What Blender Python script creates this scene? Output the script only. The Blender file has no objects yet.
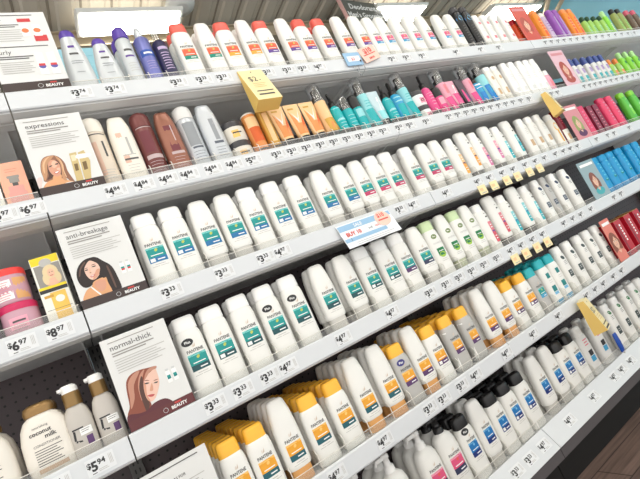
import bpy, math, random
from mathutils import Matrix, Vector
random.seed(7)
S = bpy.context.scene
COL = S.collection
ZB = 1.04           # height of the third shelf above the floor
STEP = 0.28         # shelf spacing
LEVEL = {'A': 2, 'B': 1, 'C': 0, 'D': -1, 'E': -2, 'F': -3}
def zsh(s): return ZB + LEVEL[s] * STEP - (.012 if s == 'F' else 0)

# ------------------------------------------------------------- materials
def lin(c):
    return tuple(((v / 255) / 12.92 if v / 255 <= .04045 else ((v / 255 + .055) / 1.055) ** 2.4) for v in c)
MATS = {}
def mat(name, rgb=(200, 200, 200), rough=.4, metal=0, emit=0, clear=None, noise=0, spec=.5, nscale=60, milky=0):
    if name in MATS: return MATS[name]
    m = bpy.data.materials.new(name); m.use_nodes = True
    nt = m.node_tree; N = nt.nodes; L = nt.links
    b = N['Principled BSDF']; out = N['Material Output']
    c = lin(rgb) + (1,)
    b.inputs['Base Color'].default_value = c
    b.inputs['Roughness'].default_value = rough
    b.inputs['Metallic'].default_value = metal
    b.inputs['Specular IOR Level'].default_value = spec
    if emit:
        b.inputs['Emission Color'].default_value = c
        b.inputs['Emission Strength'].default_value = emit
    if noise:
        tc = N.new('ShaderNodeTexCoord'); nz = N.new('ShaderNodeTexNoise'); mx = N.new('ShaderNodeMixRGB')
        nz.inputs['Scale'].default_value = nscale; nz.inputs['Detail'].default_value = 3
        L.new(tc.outputs['Object'], nz.inputs['Vector'])
        mx.inputs[1].default_value = c
        mx.inputs[2].default_value = tuple(v * (1 - noise) for v in c[:3]) + (1,)
        L.new(nz.outputs['Fac'], mx.inputs[0]); L.new(mx.outputs[0], b.inputs['Base Color'])
    if clear is not None:                       # see-through plastic: clear = share of light one wall passes
        t = N.new('ShaderNodeBsdfTransparent'); t.inputs[0].default_value = tuple(clear * v / 255 for v in rgb) + (1,)
        if clear > .95 and not milky: L.new(t.outputs[0], out.inputs[0])
        else:
            g = N.new('ShaderNodeBsdfGlossy'); g.inputs[0].default_value = (.16, .16, .16, 1); g.inputs[1].default_value = rough
            if milky: g = N.new('ShaderNodeBsdfDiffuse'); g.inputs[0].default_value = (milky, milky, milky, 1)
            ad = N.new('ShaderNodeAddShader'); L.new(t.outputs[0], ad.inputs[0]); L.new(g.outputs[0], ad.inputs[1]); L.new(ad.outputs[0], out.inputs[0])
    MATS[name] = m
    return m
def M(name, rgb=None, **k):
    return mat(name, rgb, **k) if name not in MATS else MATS[name]

mat('white plastic', (240, 239, 234), .32, noise=.02)
mat('pure white plastic', (247, 246, 243), .3)
mat('pearl plastic', (226, 225, 222), .3)
mat('grey plastic', (190, 188, 184), .3)
mat('clear plastic', (236, 238, 240), .2, clear=.80)
mat('acrylic', (248, 248, 246), .12, clear=.97)
mat('milky acrylic', (250, 250, 248), .3, clear=.89, milky=.07)
mat('acrylic edge', (226, 222, 214), .3)
mat('frosted base', (206, 203, 196), .3)
mat('dark clear base', (104, 100, 94), .2)
mat('olive clear base', (184, 188, 160), .3)
mat('coral base', (216, 128, 118), .35)
mat('amber base', (226, 166, 100), .35)
mat('coral cap', (233, 98, 84), .35)
mat('amber cap', (255, 190, 60), .35)
mat('turquoise cap', (38, 182, 190), .35)
mat('black cap', (26, 25, 26), .28)
mat('dark grey cap', (62, 61, 64), .35)
mat('violet cap', (92, 66, 165), .35)
mat('ink', (52, 52, 54), .6)
mat('grey ink', (88, 86, 86), .6)
mat('pale ink', (186, 184, 180), .6)
mat('logo tan', (214, 196, 178), .5)
mat('paper', (230, 232, 234), .55)
mat('print white', (245, 245, 243), .5)
mat('teal print', (14, 150, 145), .4)
mat('teal deep print', (16, 128, 128), .4)
mat('teal pale print', (120, 205, 200), .4)
mat('blue band', (38, 116, 170), .4)
mat('slate band', (22, 78, 84), .4)
mat('magenta band', (196, 62, 104), .4)
mat('plum band', (88, 52, 104), .4)
mat('navy band', (52, 58, 88), .4)
mat('leaf print', (190, 200, 90), .4)
mat('gold print', (240, 166, 40), .4)
mat('gold pale print', (250, 200, 110), .4)
mat('petrol band', (20, 92, 104), .4)
mat('coral print', (226, 96, 62), .4)
mat('coral pale print', (240, 150, 110), .4)
mat('green band', (20, 142, 120), .4)
mat('yellow band', (232, 172, 62), .4)
mat('violet band', (98, 66, 150), .4)
mat('pink print', (226, 88, 130), .4)
mat('pink pale print', (240, 160, 180), .4)
mat('sky band', (70, 158, 200), .4)
mat('blue print', (28, 118, 186), .4)
mat('blue pale print', (120, 185, 222), .4)
mat('navy print', (30, 50, 120), .4)
mat('orange strip', (245, 170, 70), .4)
mat('pink strip', (222, 128, 172), .4)
mat('red strip', (216, 84, 100), .4)
mat('teal strip', (50, 180, 190), .4)
mat('green print', (24, 122, 70), .4)
mat('lime print', (158, 196, 70), .4)
mat('olive badge', (122, 140, 84), .4)
mat('shelf metal', (225, 227, 229), .35, noise=.03)
mat('shelf metal grey', (226, 226, 224), .4, noise=.03)
mat('rail white', (218, 221, 224), .35, noise=.02)
mat('slot dark', (96, 96, 98), .5)

for _n, _c in {'pale pink art': (228, 206, 200), 'art brown': (146, 100, 78), 'art tan skin': (222, 164, 118), 'art white': (240, 238, 234), 'art dark brown': (86, 56, 48), 'art face': (214, 156, 130),
               'art light': (234, 186, 160), 'art blonde': (196, 146, 108), 'art pale blonde': (222, 182, 142), 'art dark gold': (120, 96, 60), 'art cream': (232, 218, 184), 'art pale face': (234, 194, 176), 'art sheen': (96, 70, 60), 'art red light': (192, 138, 116)}.items():
    mat(_n, _c, .5)
# ------------------------------------------------------------- mesh helpers
class MB:
    def __init__(s): s.v = []; s.f = []; s.m = []; s.sm = []; s.mats = []
    def mi(s, name):
        if name not in s.mats: s.mats.append(name)
        return s.mats.index(name)
    def face(s, idx, mt, smooth=False): s.f.append(idx); s.m.append(s.mi(mt)); s.sm.append(smooth)
    def loft(s, rings, mt, seg=24, n=2.6, smooth=True, capped=True):
        """rings: (z, half width, half depth, centre x, centre y)"""
        base = len(s.v)
        for r in rings:
            z, w, d = r[:3]; cx = r[3] if len(r) > 3 else 0; cy = r[4] if len(r) > 4 else 0
            for i in range(seg):
                a = 2 * math.pi * (i + .5) / seg; c, q = math.cos(a), math.sin(a)
                s.v.append((cx + w * math.copysign(abs(c) ** (2 / n), c), cy + d * math.copysign(abs(q) ** (2 / n), q), z))
        for k in range(len(rings) - 1):
            for i in range(seg):
                j = (i + 1) % seg
                s.face((base + k * seg + i, base + k * seg + j, base + (k + 1) * seg + j, base + (k + 1) * seg + i), mt, smooth)
        if capped:
            for k, rev in ((0, True), (len(rings) - 1, False)):
                b2 = len(s.v); s.v += [s.v[base + k * seg + i] for i in range(seg)]
                ids = list(range(b2, b2 + seg)); s.face(ids[::-1] if rev else ids, mt)
    def box(s, x0, x1, y0, y1, z0, z1, mt):
        b = len(s.v)
        s.v += [(x, y, z) for z in (z0, z1) for y in (y0, y1) for x in (x0, x1)]
        for q in ((0, 2, 3, 1), (4, 5, 7, 6), (0, 1, 5, 4), (2, 6, 7, 3), (0, 4, 6, 2), (1, 3, 7, 5)):
            s.face([b + i for i in q], mt)
    def prism(s, pts, axis, a0, a1, mt):
        """extrude a polygon; axis 'x': pts are (y, z); axis 'y': pts are (x, z)"""
        b = len(s.v); n = len(pts)
        for a in (a0, a1):
            for p, q in pts: s.v.append((a, p, q) if axis == 'x' else (p, a, q))
        s.face(list(range(b, b + n)), mt); s.face(list(range(b + 2 * n - 1, b + n - 1, -1)), mt)
        for i in range(n):
            j = (i + 1) % n; s.face((b + i, b + n + i, b + n + j, b + j), mt)
    def tube(s, p0, p1, r, mt, seg=10, r1=None):
        p0 = Vector(p0); p1 = Vector(p1); d = (p1 - p0).normalized()
        a = d.orthogonal().normalized(); c = d.cross(a); b = len(s.v)
        for p, rr in ((p0, r), (p1, r if r1 is None else r1)):
            for i in range(seg):
                t = 2 * math.pi * i / seg; s.v.append(tuple(p + a * (rr * math.cos(t)) + c * (rr * math.sin(t))))
        for i in range(seg):
            j = (i + 1) % seg; s.face((b + i, b + j, b + seg + j, b + seg + i), mt, True)
        s.face(list(range(b + seg - 1, b - 1, -1)), mt); s.face(list(range(b + seg, b + 2 * seg)), mt)
    def mesh(s, name):
        me = bpy.data.meshes.new(name); me.from_pydata(s.v, [], s.f)
        for n in s.mats: me.materials.append(MATS[n])
        me.polygons.foreach_set('material_index', s.m); me.polygons.foreach_set('use_smooth', s.sm)
        me.update(); return me

# text as flat triangles, cap height 1, centred at x = 0
TXT = {}
def text_geo(t, bold=.0):
    key = (t, bold)
    if key in TXT: return TXT[key]
    cu = bpy.data.curves.new('lettering', 'FONT'); cu.body = t; cu.resolution_u = 2; cu.offset = bold
    ob = bpy.data.objects.new('lettering', cu); COL.objects.link(ob)
    dg = bpy.context.evaluated_depsgraph_get(); ev = ob.evaluated_get(dg)
    me = bpy.data.meshes.new_from_object(ev)
    vs = [(v.co.x, v.co.y) for v in me.vertices]; fs = [tuple(p.vertices) for p in me.polygons]
    bpy.data.objects.remove(ob); bpy.data.curves.remove(cu); bpy.data.meshes.remove(me)
    x0 = min(v[0] for v in vs); x1 = max(v[0] for v in vs); H = .729
    vs = [((x - (x0 + x1) / 2) / H, y / H) for x, y in vs]
    TXT[key] = (vs, fs, (x1 - x0) / H); return TXT[key]

# printed marks on the front (-y) of a surface
def front_of(rings, n):
    def f(x, z):
        for a, b in zip(rings, rings[1:]):
            if a[0] <= z <= b[0] and b[0] > a[0]:
                t = (z - a[0]) / (b[0] - a[0]); w = a[1] + (b[1] - a[1]) * t; d = a[2] + (b[2] - a[2]) * t
                cy = (a[4] if len(a) > 4 else 0)
                return cy - d * max(0, 1 - min(1, abs(x) / w) ** n) ** (1 / n)
        return -rings[0][2]
    return f
class Print:
    def __init__(s, surf, off=.0004): s.mb = MB(); s.surf = surf; s.off = off; s.n = 0
    def P(s, x, z, lay): return (x, s.surf(x, z) - s.off * (1 + lay * .5) - s.n * 1.2e-5, z)
    def rect(s, x0, z0, x1, z1, mt, lay=0, nx=10, skew=0):
        s.n += 1; b = len(s.mb.v)
        for i in range(nx + 1):
            x = x0 + (x1 - x0) * i / nx
            s.mb.v.append(s.P(x, z0, lay)); s.mb.v.append(s.P(x, z1, lay))
        for i in range(nx): s.mb.face((b + 2 * i, b + 2 * i + 2, b + 2 * i + 3, b + 2 * i + 1), mt, True)
    def poly(s, pts, mt, lay=0):
        s.n += 1; b = len(s.mb.v); s.mb.v += [s.P(x, z, lay) for x, z in pts]; s.mb.face(list(range(b, b + len(pts))), mt)
    def ell(s, cx, cz, rx, rz, mt, lay=0, rot=0, seg=16):
        c, q = math.cos(rot), math.sin(rot); pts = []
        for i in range(seg):
            a = 2 * math.pi * i / seg; u, v = rx * math.cos(a), rz * math.sin(a)
            pts.append((cx + u * c - v * q, cz + u * q + v * c))
        s.poly(pts, mt, lay)
    def text(s, t, cx, z0, h, mt, lay=1, maxw=None, bold=0, left=False, vert=False):
        vs, fs, w = text_geo(t, bold); k = h; kx = h
        if maxw and w * h > maxw: kx = maxw / w
        if left: cx = cx + w * kx / 2
        s.n += 1; b = len(s.mb.v)
        for x, y in vs:
            s.mb.v.append(s.P(cx + y * k, z0 - x * kx, lay) if vert else s.P(cx + x * kx, z0 + y * k, lay))
        for f in fs: s.mb.face([b + i for i in f], mt)
    def blob(s, pts, mt, lay=0, sub=4):
        q = []; n = len(pts)
        for i in range(n):
            p0, p1, p2, p3 = pts[i - 1], pts[i], pts[(i + 1) % n], pts[(i + 2) % n]
            for k in range(sub):
                t = k / sub
                q.append(tuple(.5 * (2 * p1[j] + (p2[j] - p0[j]) * t + (2 * p0[j] - 5 * p1[j] + 4 * p2[j] - p3[j]) * t * t + (3 * p1[j] - p0[j] - 3 * p2[j] + p3[j]) * t ** 3) for j in (0, 1)))
        s.poly(q, mt, lay)
    def pieces(s, name):
        # far-apart prints on one bottle become parts of their own
        mb = s.mb; n = len(mb.v); par = list(range(len(mb.f)))
        def find(a):
            while par[a] != a: a = par[a]
            return a
        owner = {}
        for i, f in enumerate(mb.f):
            for v in f:
                if v in owner: par[find(i)] = find(owner[v])
                else: owner[v] = i
        isl = {}
        for i in range(len(mb.f)): isl.setdefault(find(i), []).append(i)
        keys = list(isl); bx = []
        for k in keys:
            vs = [mb.v[v] for i in isl[k] for v in mb.f[i]]
            bx.append(([min(q[j] for q in vs) for j in range(3)], [max(q[j] for q in vs) for j in range(3)]))
        grp = list(range(len(keys)))
        def gf(a):
            while grp[a] != a: a = grp[a]
            return a
        for a in range(len(keys)):
            for b in range(a):
                gap = math.sqrt(sum(max(0, bx[a][0][j] - bx[b][1][j], bx[b][0][j] - bx[a][1][j]) ** 2 for j in range(3)))
                sz = max(max(bx[q][1][j] - bx[q][0][j] for j in range(3)) for q in (a, b))
                if gap <= max(.0185, .48 * sz): grp[gf(a)] = gf(b)
        out = {}
        for q, k in enumerate(keys): out.setdefault(gf(q), []).extend(isl[k])
        res = []
        for faces in out.values():
            m2 = MB(); mp = {}
            for i in faces:
                ids = []
                for v in mb.f[i]:
                    if v not in mp: mp[v] = len(m2.v); m2.v.append(mb.v[v])
                    ids.append(mp[v])
                m2.face(ids, mb.mats[mb.m[i]], mb.sm[i])
            res.append((name, m2.mesh(name)))
        return res
    def lines(s, x0, x1, z0, n, gap, mt, th=.0012, lay=1, ragged=.2):
        for i in range(n):
            xe = x1 - (x1 - x0) * ragged * ((i * 37) % 10) / 10
            s.rect(x0, z0 - i * gap, xe, z0 - i * gap + th, mt, lay, nx=8)

# ------------------------------------------------------------- scene objects
def link(o): COL.objects.link(o); return o
def root(name, loc, label, cat, group=None, rz=0):
    o = link(bpy.data.objects.new(name, None)); o.location = loc; o.rotation_euler = (0, 0, rz); o.empty_display_size = .02
    o['label'] = label; o['category'] = cat
    if group: o['group'] = group
    return o
def part(name, me, parent, label=None):
    o = link(bpy.data.objects.new(name, me)); o.parent = parent
    if label: o['label'] = label
    return o
def single(name, me, loc, label, cat, group=None, rot=(0, 0, 0)):
    o = link(bpy.data.objects.new(name, me)); o.location = loc; o.rotation_euler = rot
    o['label'] = label; o['category'] = cat
    if group: o['group'] = group
    return o
def struct(name, me, loc=(0, 0, 0)):
    o = link(bpy.data.objects.new(name, me)); o.location = loc; o['kind'] = 'structure'; return o
ORD = ['first', 'second', 'third', 'fourth', 'fifth', 'sixth', 'seventh', 'eighth', 'ninth', 'tenth', 'eleventh', 'twelfth',
       'thirteenth', 'fourteenth', 'fifteenth', 'sixteenth', 'seventeenth', 'eighteenth', 'nineteenth', 'twentieth',
       'twenty-first', 'twenty-second', 'twenty-third', 'twenty-fourth', 'twenty-fifth', 'twenty-sixth', 'twenty-seventh',
       'twenty-eighth', 'twenty-ninth', 'thirtieth', 'thirty-first', 'thirty-second', 'thirty-third', 'thirty-fourth', 'thirty-fifth']
SHELFNAME = {'A': 'top shelf', 'B': 'second shelf', 'C': 'third shelf', 'D': 'fourth shelf', 'E': 'fifth shelf', 'F': 'bottom deck'}
ITEMS = """
A silver 0.185
A silvershort 0.257
A purplespray 0.322
A bluespray 0.374
A navyspray 0.422
A redcap 0.495
A redcond 0.574
A redcap2 0.640
A redcond2 0.718
A redcap3 0.782
A redcond3 0.871
A redcap3 0.940
A redcap3 1.024
A redcond3 1.117
A redcond3 1.203
A pinkcond 1.267
A pinkcond 1.331
A pinkcond 1.411
A pinkcond 1.489
A pinkcond 1.570
A pinkcond 1.676
A pinkcond 1.758
A blackcan 1.826
A blackcan 1.889
A whitetube 1.939
A whitetube 2.002
A whitetube 2.071
A whitetube 2.148
A redbottle 2.227
A orangebot 2.450
A lilacbot 2.507
A purplebot 2.607
A purplebot 2.663
A orangebot 2.756
A orangebot 2.821
A greenbot 2.916
A greenbot 2.978
A greenbot 3.056
A greenbot 3.129
A limepump 3.200
A olivebot 3.341
A olivebot 3.422
A brownbot 3.534
A brownbot 3.630
B creamcyl 0.158
B creamcond 0.220
B browncyl 0.281
B browncond 0.341
B silvercyl 0.402
B silvercond 0.464
B jar 0.533
B orangetube 0.595
B goldtube 0.643
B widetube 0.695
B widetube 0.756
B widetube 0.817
B tallgold 0.871
B tealnozzle 0.919
B tealclear 0.965
B tealshort 1.011
B tealtall 1.059
B tealtube 1.111
B tealnozzle 1.163
B bluenozzle 1.214
B tealtall 1.265
B pinkjar 1.325
B pinknozzle 1.385
B pinkshort 1.435
B pinktall 1.486
B pinktube 1.541
B darktube 1.596
B pinktall 1.647
B blueshort 1.701
B bluetall 1.756
B creambox 1.810
B creambox 1.866
B whitebox 1.945
B whitebox 2.005
B whitebox 2.073
B whitebox 2.129
B whitebox 2.184
B pinksmall 2.236
B bluecap 2.518
B bluecap 2.581
B bluecap 2.662
B bluecap 2.735
B bluecap 2.794
B bluecap 2.854
B orangesmall 2.917
B orangesmall 2.999
B limesmall 3.083
B limesmall 3.171
B limesmall 3.262
C tealsh 0.191
C tealsh 0.260
C tealcond 0.336
C tealcond 0.409
C tealsh 0.480
C tealsh 0.558
C tealsh 0.639
C tealcond 0.732
C tealcond 0.817
C tealredcond 0.886
C tealred 0.955
C tealred 1.023
C tealred 1.123
C tealredcond 1.208
C tealredcond 1.277
C sideor 1.355
C sideorc 1.435
C sidepk 1.502
C sidepkc 1.587
C sidetl 1.654
C sidetlc 1.736
C goldmark 1.834
C goldmark 1.903
C goldmark 1.974
C swirl 2.059
C redtube 2.123
C pinkbox 2.338
C maroonbox 2.413
C maroonbox 2.477
C hotpink 2.585
C hotpink 2.675
C greentube 2.824
C greentube 2.948
D dbadge 0.191
D dsh 0.260
D dsh 0.334
D dbadge 0.409
D dbadge 0.486
D dcond 0.586
D dcond 0.674
D dsh 0.750
D dsh 0.828
D dplum 0.900
D dnavy 0.982
D greensh 1.049
D greencond 1.123
D greensh 1.188
D greencond 1.255
D sidered 1.321
D sideredc 1.400
D sidetl 1.468
D sidetlc 1.553
D sidetl 1.627
D whitesq 1.712
D greysq 1.768
D whitesq 1.840
D whitesq 1.933
D bluetube 2.215
D bluetube 2.297
D bluetube 2.372
D bluetube 2.465
D bluetube 2.570
D bluetube 2.658
E ysh 0.180
E ysh 0.248
E ycond 0.323
E ysh 0.401
E ysh 0.481
E ycond 0.561
E ycond 0.646
E ybadge 0.714
E ycondp 0.783
E yshp 0.851
E ygrey 0.931
E ygrey 1.010
E ycondp 1.110
E ycondp 1.190
E yshp 1.261
E yshp 1.344
E turqgrey 1.410
E turqwhite 1.482
E turqwhite 1.548
E whitegk 1.618
E whitegk 1.695
E whitegk 1.780
E whitegk 1.854
E whitegk 1.932
E redbox 2.096
E redbox 2.194
E redbox 2.284
F wround 0.451
F pump 0.558
F pump 0.678
F bpump 0.757
F kbadge 0.833
F kcond 0.907
F ksh 0.979
F ksh 1.051
F ksh 1.125
F kcond 1.226
F kcond 1.309
F ksh 1.380
F ksh 1.452
F greybl 1.524
F greybl 1.618
F greenmark 1.752
F greenmark 1.834
F greenmark 1.921
F greenmark 2.000
F greenmark 2.068
"""
TAGS = """
A 0.158:3.74 0.239:3.74 0.410:3.33 0.485:3.33 0.549:3.33 0.701:3.33 0.779:3.33 0.839:3.33 0.904:4.97 1.249:3.33 1.326:3.33 1.416:3.33 1.625:4.97 1.794:3.97 1.928:3.97 2.323:3.97 2.383:3.97 2.445:3.97 2.508:3.97 2.574:3.97 2.641:3.97 2.710:3.97 2.782:3.97 2.855:3.97 2.931:3.97 3.009:3.97 3.090:3.97 3.174:3.97 3.260:3.97 3.349:3.97
B -0.081:5.97 -0.042:6.97 0.149:4.84 0.216:4.84 0.278:4.84 0.334:4.84 0.402:4.84 0.464:4.84 0.525:5.97 0.609:3.33 0.657:3.33 0.706:3.33 0.747:3.33 0.804:3.33 0.858:3.33 0.912:3.33 0.966:3.33 1.019:3.33 1.114:3.33 1.164:3.33 1.255:3.33 1.382:3.33 1.433:3.33 1.484:3.33 1.535:3.33 1.589:3.33 1.644:3.33 1.698:3.33 1.753:3.33 1.806:3.33 1.868:3.33 1.932:3.33 2.069:3.33 2.121:3.33 2.169:3.33 2.434:3.97 2.490:3.97 2.547:3.97 2.606:3.97 2.666:3.97 2.728:3.97 2.791:3.97 2.857:3.97 2.924:3.97 2.993:3.97 3.064:3.97
C -0.123:6.97 -0.055:8.97 0.183:3.33 0.318:3.33 0.437:3.33 0.490:4.97 0.943:3.33 1.003:4.97 1.171:4.97 1.349:4.97 1.421:4.97 1.504:4.97 1.577:4.97 1.662:4.97 1.736:4.97 1.808:4.97 1.896:4.97 1.962:4.97 2.022:4.97 2.085:4.97 2.266:3.97 2.380:3.97 2.448:3.97 2.618:3.97
D -0.142:5.94 -0.064:5.94 0.180:3.33 0.250:3.33 0.322:3.33 0.367:4.97 0.551:4.97 0.734:4.97 0.898:3.33 0.975:3.33 1.040:3.33 1.106:3.33 1.172:3.33 1.245:3.33 1.329:4.97 1.396:4.97 1.470:4.97 1.540:4.97 1.697:4.97 1.768:4.97 1.833:4.97 1.920:4.97 2.134:3.97 2.203:3.97
E 0.381:4.97 0.537:4.97 0.709:3.33 0.768:3.33 0.848:3.33 0.914:4.97 1.072:4.97 1.226:4.97 1.389:4.97 1.594:4.97 1.664:4.97 1.730:4.97 1.816:4.97 1.888:4.97
F 0.910:3.33 0.979:3.33 1.054:4.97 1.212:4.97 1.377:4.97 1.532:4.97 1.597:4.97 1.671:4.97
"""
ART_B = [('pale pink art', [(0.0015, 0.0441), (0.0131, 0.0461), (0.002, 0.0133), (0.0015, 0.0145)]), ('art brown', [(0.0445, 0.0991), (0.0312, 0.097), (0.0215, 0.0865), (0.0156, 0.0654), (0.0155, 0.048), (0.0158, 0.0355), (0.0326, 0.0337), (0.0585, 0.0347), (0.0658, 0.0253), (0.0744, 0.0206), (0.0711, 0.0367), (0.0679, 0.0528), (0.0679, 0.0733), (0.0623, 0.0887), (0.0538, 0.0971)]), ('art tan skin', [(0.0055, 0.0124), (0.0108, 0.0245), (0.0212, 0.0341), (0.0358, 0.0379), (0.0493, 0.0371), (0.0609, 0.0291), (0.0741, 0.0194), (0.0428, 0.0149), (0.0249, 0.0134)]), ('art white', [(0.0351, 0.0152), (0.0591, 0.0232), (0.0727, 0.0215), (0.0663, 0.0171), (0.0508, 0.0153)]), ('art dark brown', [(0.0338, 0.0786), (0.0279, 0.0649), (0.0276, 0.05), (0.0216, 0.039), (0.0328, 0.0412), (0.0444, 0.0408), (0.0532, 0.0437), (0.0585, 0.0652), (0.0561, 0.0811), (0.0457, 0.0861)]), ('art tan skin', [(0.0376, 0.0475), (0.0333, 0.036), (0.0486, 0.0347), (0.052, 0.0465)]), ('art face', [(0.0409, 0.0866), (0.0342, 0.0786), (0.0316, 0.064), (0.0346, 0.0507), (0.042, 0.0426), (0.0496, 0.045), (0.0548, 0.0559), (0.0567, 0.0708), (0.0532, 0.0813), (0.0478, 0.0866)]), ('art light', [(0.0437, 0.0827), (0.0507, 0.0829), (0.0519, 0.0719), (0.0441, 0.0656), (0.0393, 0.0718)]), ('art light', [(0.0482, 0.0639), (0.0546, 0.0636), (0.0517, 0.0554), (0.0487, 0.0587)]), ('ink', [(0.033, 0.0703), (0.037, 0.0728), (0.0413, 0.0734), (0.0399, 0.0712), (0.0355, 0.0696)]), ('ink', [(0.0467, 0.0746), (0.0508, 0.0762), (0.055, 0.0758), (0.0536, 0.0735), (0.0494, 0.073)]), ('lips', [(0.0401, 0.0544), (0.0461, 0.0565), (0.051, 0.0579), (0.0497, 0.0536), (0.044, 0.0494)]), ('art white', [(0.0412, 0.0542), (0.0458, 0.0556), (0.0498, 0.0566), (0.049, 0.0543), (0.0444, 0.0514)]), ('art blonde', [(0.051, 0.0977), (0.0436, 0.0891), (0.0326, 0.0764), (0.0257, 0.0529), (0.0173, 0.0376), (0.0158, 0.0491), (0.0178, 0.0698), (0.0245, 0.0884), (0.035, 0.0966)]), ('art pale blonde', [(0.0441, 0.0977), (0.0353, 0.091), (0.0267, 0.0778), (0.0217, 0.0564), (0.0203, 0.0617), (0.0231, 0.0786), (0.0317, 0.0918)]), ('art blonde', [(0.0537, 0.0966), (0.0601, 0.0879), (0.0632, 0.0744), (0.0594, 0.0548), (0.0595, 0.0345), (0.0609, 0.0291), (0.0553, 0.0292), (0.0527, 0.0387), (0.0571, 0.0605), (0.0577, 0.0782), (0.0545, 0.0892)]), ('art pale blonde', [(0.0586, 0.0896), (0.0634, 0.0718), (0.0613, 0.0544), (0.062, 0.0364), (0.0599, 0.0395), (0.0592, 0.0574), (0.0604, 0.075)]), ('product gold', [(0.0836, 0.0957), (0.0994, 0.0969), (0.0935, 0.0196), (0.0783, 0.0201)]), ('product gold', [(0.1025, 0.0947), (0.1167, 0.0985), (0.1223, 0.0687), (0.1101, 0.0193), (0.0961, 0.0192)]), ('art dark gold', [(0.0856, 0.0661), (0.0937, 0.0668), (0.0914, 0.0484), (0.0842, 0.0476)]), ('art dark gold', [(0.1041, 0.0676), (0.1135, 0.0691), (0.1115, 0.0475), (0.1027, 0.046)]), ('art cream', [(0.085, 0.0901), (0.0956, 0.091), (0.0939, 0.0751), (0.0844, 0.0742)]), ('art white', [(0.0982, 0.0893), (0.1265, 0.0879), (0.1254, 0.0786), (0.097, 0.0786)])]
ART_C = [('dark hair', [(0.0511, 0.1105), (0.0337, 0.109), (0.0187, 0.0978), (0.0103, 0.0809), (0.0094, 0.063), (0.0152, 0.0487), (0.0271, 0.0457), (0.0425, 0.0537), (0.0561, 0.0548), (0.0626, 0.0337), (0.0667, 0.0173), (0.0861, 0.0186), (0.0871, 0.0465), (0.0827, 0.0772), (0.0691, 0.0957), (0.0605, 0.1066)]), ('art tan skin', [(0.039, 0.055), (0.0309, 0.0457), (0.0172, 0.0388), (0.006, 0.0185), (0.0328, 0.0146), (0.0644, 0.0145), (0.0641, 0.0425), (0.0622, 0.0572)]), ('art face', [(0.0425, 0.0537), (0.0367, 0.0435), (0.0449, 0.0281), (0.057, 0.0328), (0.0595, 0.0504)]), ('art white', [(0.029, 0.0419), (0.0436, 0.0158), (0.0456, 0.0169), (0.0317, 0.0424)]), ('art pale face', [(0.0419, 0.1036), (0.0303, 0.0921), (0.0276, 0.0807), (0.03, 0.0675), (0.0361, 0.0597), (0.0444, 0.0597), (0.0553, 0.0691), (0.061, 0.0812), (0.0577, 0.0918), (0.0499, 0.1008)]), ('art face', [(0.0504, 0.0787), (0.0584, 0.0789), (0.0541, 0.0686), (0.0441, 0.0605), (0.038, 0.06)]), ('dark hair', [(0.0481, 0.1033), (0.0566, 0.0934), (0.0588, 0.0801), (0.053, 0.0653), (0.0611, 0.0555), (0.0707, 0.0714), (0.0665, 0.0918), (0.056, 0.105)]), ('dark hair', [(0.0451, 0.1081), (0.0347, 0.0999), (0.027, 0.0871), (0.0259, 0.0752), (0.0204, 0.0741), (0.0179, 0.0842), (0.0277, 0.1023)]), ('art sheen', [(0.0321, 0.1039), (0.0204, 0.0926), (0.014, 0.0765), (0.0163, 0.0756), (0.0228, 0.0902), (0.034, 0.1017)]), ('art sheen', [(0.0723, 0.0803), (0.0731, 0.0579), (0.0746, 0.0292), (0.0775, 0.0281), (0.0772, 0.058), (0.0757, 0.0784)]), ('ink', [(0.0281, 0.0842), (0.0313, 0.0862), (0.0351, 0.0851), (0.033, 0.0834)]), ('ink', [(0.0434, 0.0881), (0.0473, 0.0898), (0.0524, 0.0892), (0.0504, 0.0871)]), ('art dark brown', [(0.0288, 0.0889), (0.033, 0.0899), (0.0363, 0.0888), (0.0326, 0.0885)]), ('art dark brown', [(0.0436, 0.0924), (0.0485, 0.0937), (0.0537, 0.0926), (0.0488, 0.0921)]), ('art light', [(0.0376, 0.0864), (0.0395, 0.0857), (0.0386, 0.0761), (0.0358, 0.0771)]), ('art brown', [(0.0347, 0.0769), (0.0393, 0.0768), (0.0382, 0.075)]), ('lips', [(0.035, 0.0688), (0.0403, 0.0699), (0.0454, 0.0712), (0.0431, 0.0671), (0.0372, 0.0649)]), ('art white', [(0.0363, 0.0686), (0.04, 0.0691), (0.0439, 0.0698), (0.0418, 0.0681), (0.0379, 0.0671)])]
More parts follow.
